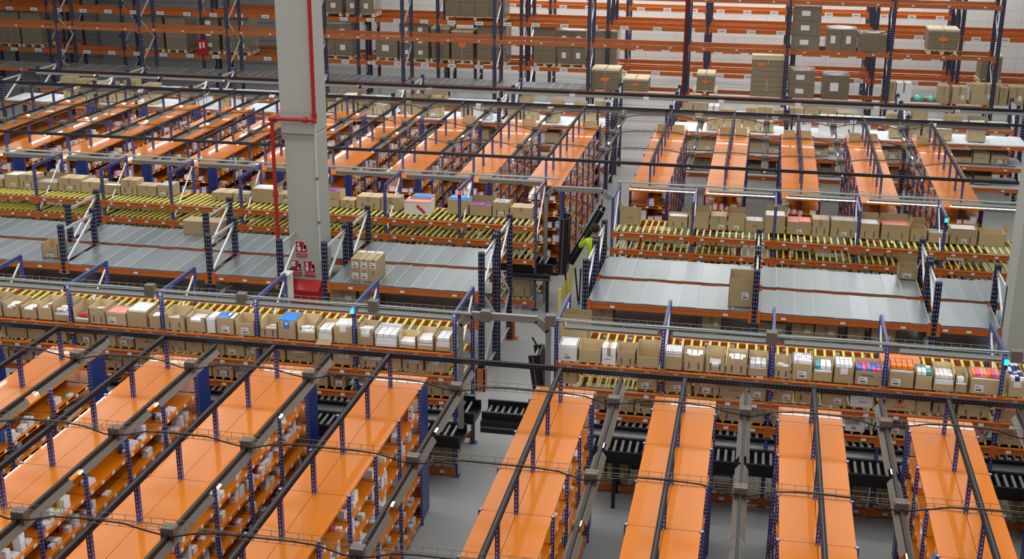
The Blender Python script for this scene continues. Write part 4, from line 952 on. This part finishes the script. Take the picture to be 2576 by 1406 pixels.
# ---------------------------------------------------------------- the person
def skinned(name, nodes, edges, sub=2):
    me = bpy.data.meshes.new(name); me.from_pydata([n[0] for n in nodes], edges, []); o = link(name, me)
    md = o.modifiers.new('skin', 'SKIN'); sv = me.skin_vertices[0].data
    for i, n in enumerate(nodes): sv[i].radius = (n[1], n[2] if len(n) > 2 else n[1]); sv[i].use_root = (i == 0)
    md.use_smooth_shade = True; ss = o.modifiers.new('sub', 'SUBSURF'); ss.levels = sub; ss.render_levels = sub
    bpy.context.view_layer.update(); dg = bpy.context.evaluated_depsgraph_get()
    m2 = bpy.data.meshes.new_from_object(o.evaluated_get(dg)); bpy.data.objects.remove(o); return m2
PX, PY = -3.13, 24.95
per = thing('person', 'person seen from behind in a yellow high visibility shirt reaching to the raised conveyor gate', 'person', (PX, PY, 0), math.radians(12))
N = [((0, 0, .95), .15, .11), ((0, 0, 1.08), .145, .10), ((0, .01, 1.25), .16, .105), ((0, .0, 1.38), .15, .09), ((0, .0, 1.46), .06, .055), ((0, .02, 1.53), .055, .055), ((0, .03, 1.62), .078, .09), ((0, .03, 1.70), .07, .08),
     ((-.17, 0, 1.40), .065, .06), ((-.30, .1, 1.24), .052, .05), ((-.22, .33, 1.34), .04, .038), ((-.17, .42, 1.40), .032, .03),
     ((.17, 0, 1.40), .065, .06), ((.26, .08, 1.18), .052, .05), ((.12, .32, 1.18), .04, .038), ((.06, .4, 1.22), .032, .03),
     ((-.095, 0, .86), .1, .1), ((-.11, .02, .5), .07, .07), ((-.12, -.02, .1), .048, .05), ((-.13, .12, .04), .045, .035),
     ((.095, 0, .86), .1, .1), ((.12, .03, .5), .07, .07), ((.14, .04, .1), .048, .05), ((.16, .18, .04), .045, .035)]
E_ = [(0, 1), (1, 2), (2, 3), (3, 4), (4, 5), (5, 6), (6, 7), (3, 8), (8, 9), (9, 10), (10, 11), (3, 12), (12, 13), (13, 14), (14, 15), (0, 16), (16, 17), (17, 18), (18, 19), (0, 20), (20, 21), (21, 22), (22, 23)]
# hands: palms with four fingers and a thumb each
for base, d in ((11, Vector((.25, .85, .45))), (15, Vector((-.1, .9, .35)))):
    p = Vector(N[base][0]); d.normalize(); s = d.cross(Vector((0, 0, 1))).normalized(); u = s.cross(d)
    N.append((tuple(p + d * .05), .028, .018)); pi = len(N) - 1; E_.append((base, pi))
    for k, (off, L) in enumerate(((-.028, .06), (-.01, .075), (.01, .07), (.028, .055))):
        a = p + d * .09 + s * off; N.append((tuple(a), .0095)); E_.append((pi, len(N) - 1)); N.append((tuple(a + d * L * .5 - u * .012), .0085)); E_.append((len(N) - 2, len(N) - 1)); N.append((tuple(a + d * L * .85 - u * .04), .0075)); E_.append((len(N) - 2, len(N) - 1))
    a = p + d * .05 - s * .045; N.append((tuple(a), .0105)); E_.append((pi, len(N) - 1)); N.append((tuple(a + d * .035 - s * .012), .009)); E_.append((len(N) - 2, len(N) - 1))
me = skinned('body', N, E_)
for m in ('skin', 'hivis', 'trousers', 'black', 'reflective'): me.materials.append(MATS[m])
for f in me.polygons:
    c = f.center; k = 0
    if c.z < .09: k = 3
    elif c.z < .99: k = 2
    elif c.z < 1.05: k = 4
    elif c.z < 1.47 and c.y < .17: k = 1
    f.material_index = k
link('body', me, per)
hb = MB().blob((0, .015, 1.665), (.088, .1, .1), 'hair', 14, 10, lambda d, i, j: d * (1 if d.y < .04 or d.z > .03 else .86))
link('hair', hb.mesh(), per)
link('ears', MB().blob((-.085, .04, 1.63), (.012, .022, .032), 'skin', 8, 6).blob((.085, .04, 1.63), (.012, .022, .032), 'skin', 8, 6).mesh(), per)
link('face', MB().blob((0, .125, 1.62), (.014, .022, .025), 'skin', 8, 6).blob((-.032, .108, 1.65), (.013, .01, .008), 'paper', 8, 6).blob((.032, .108, 1.65), (.013, .01, .008), 'paper', 8, 6).box((-.022, .108, 1.577), (.022, .116, 1.585), 'p_red').mesh(), per)
link('collar', MB().cyl((0, .005, 1.44), (0, .01, 1.49), .075, 'trousers', 12, .062).mesh(), per)
link('back_print', MB().box((-.08, -.118, 1.24), (.08, -.11, 1.27), 'ink').mesh(), per)
tag(link('hand_scanner', MB().obox(Matrix.Rotation(.5, 4, 'Y'), .2, .12, .03, 'wall_steel').obox(Matrix.Translation((0, 0, .017)) @ Matrix.Rotation(.5, 4, 'Y'), .16, .09, .01, 'black').mesh(), None, (PX - .28, PY + .48, 1.50)), 'grey hand scanner held up in front of the person', 'scanner')
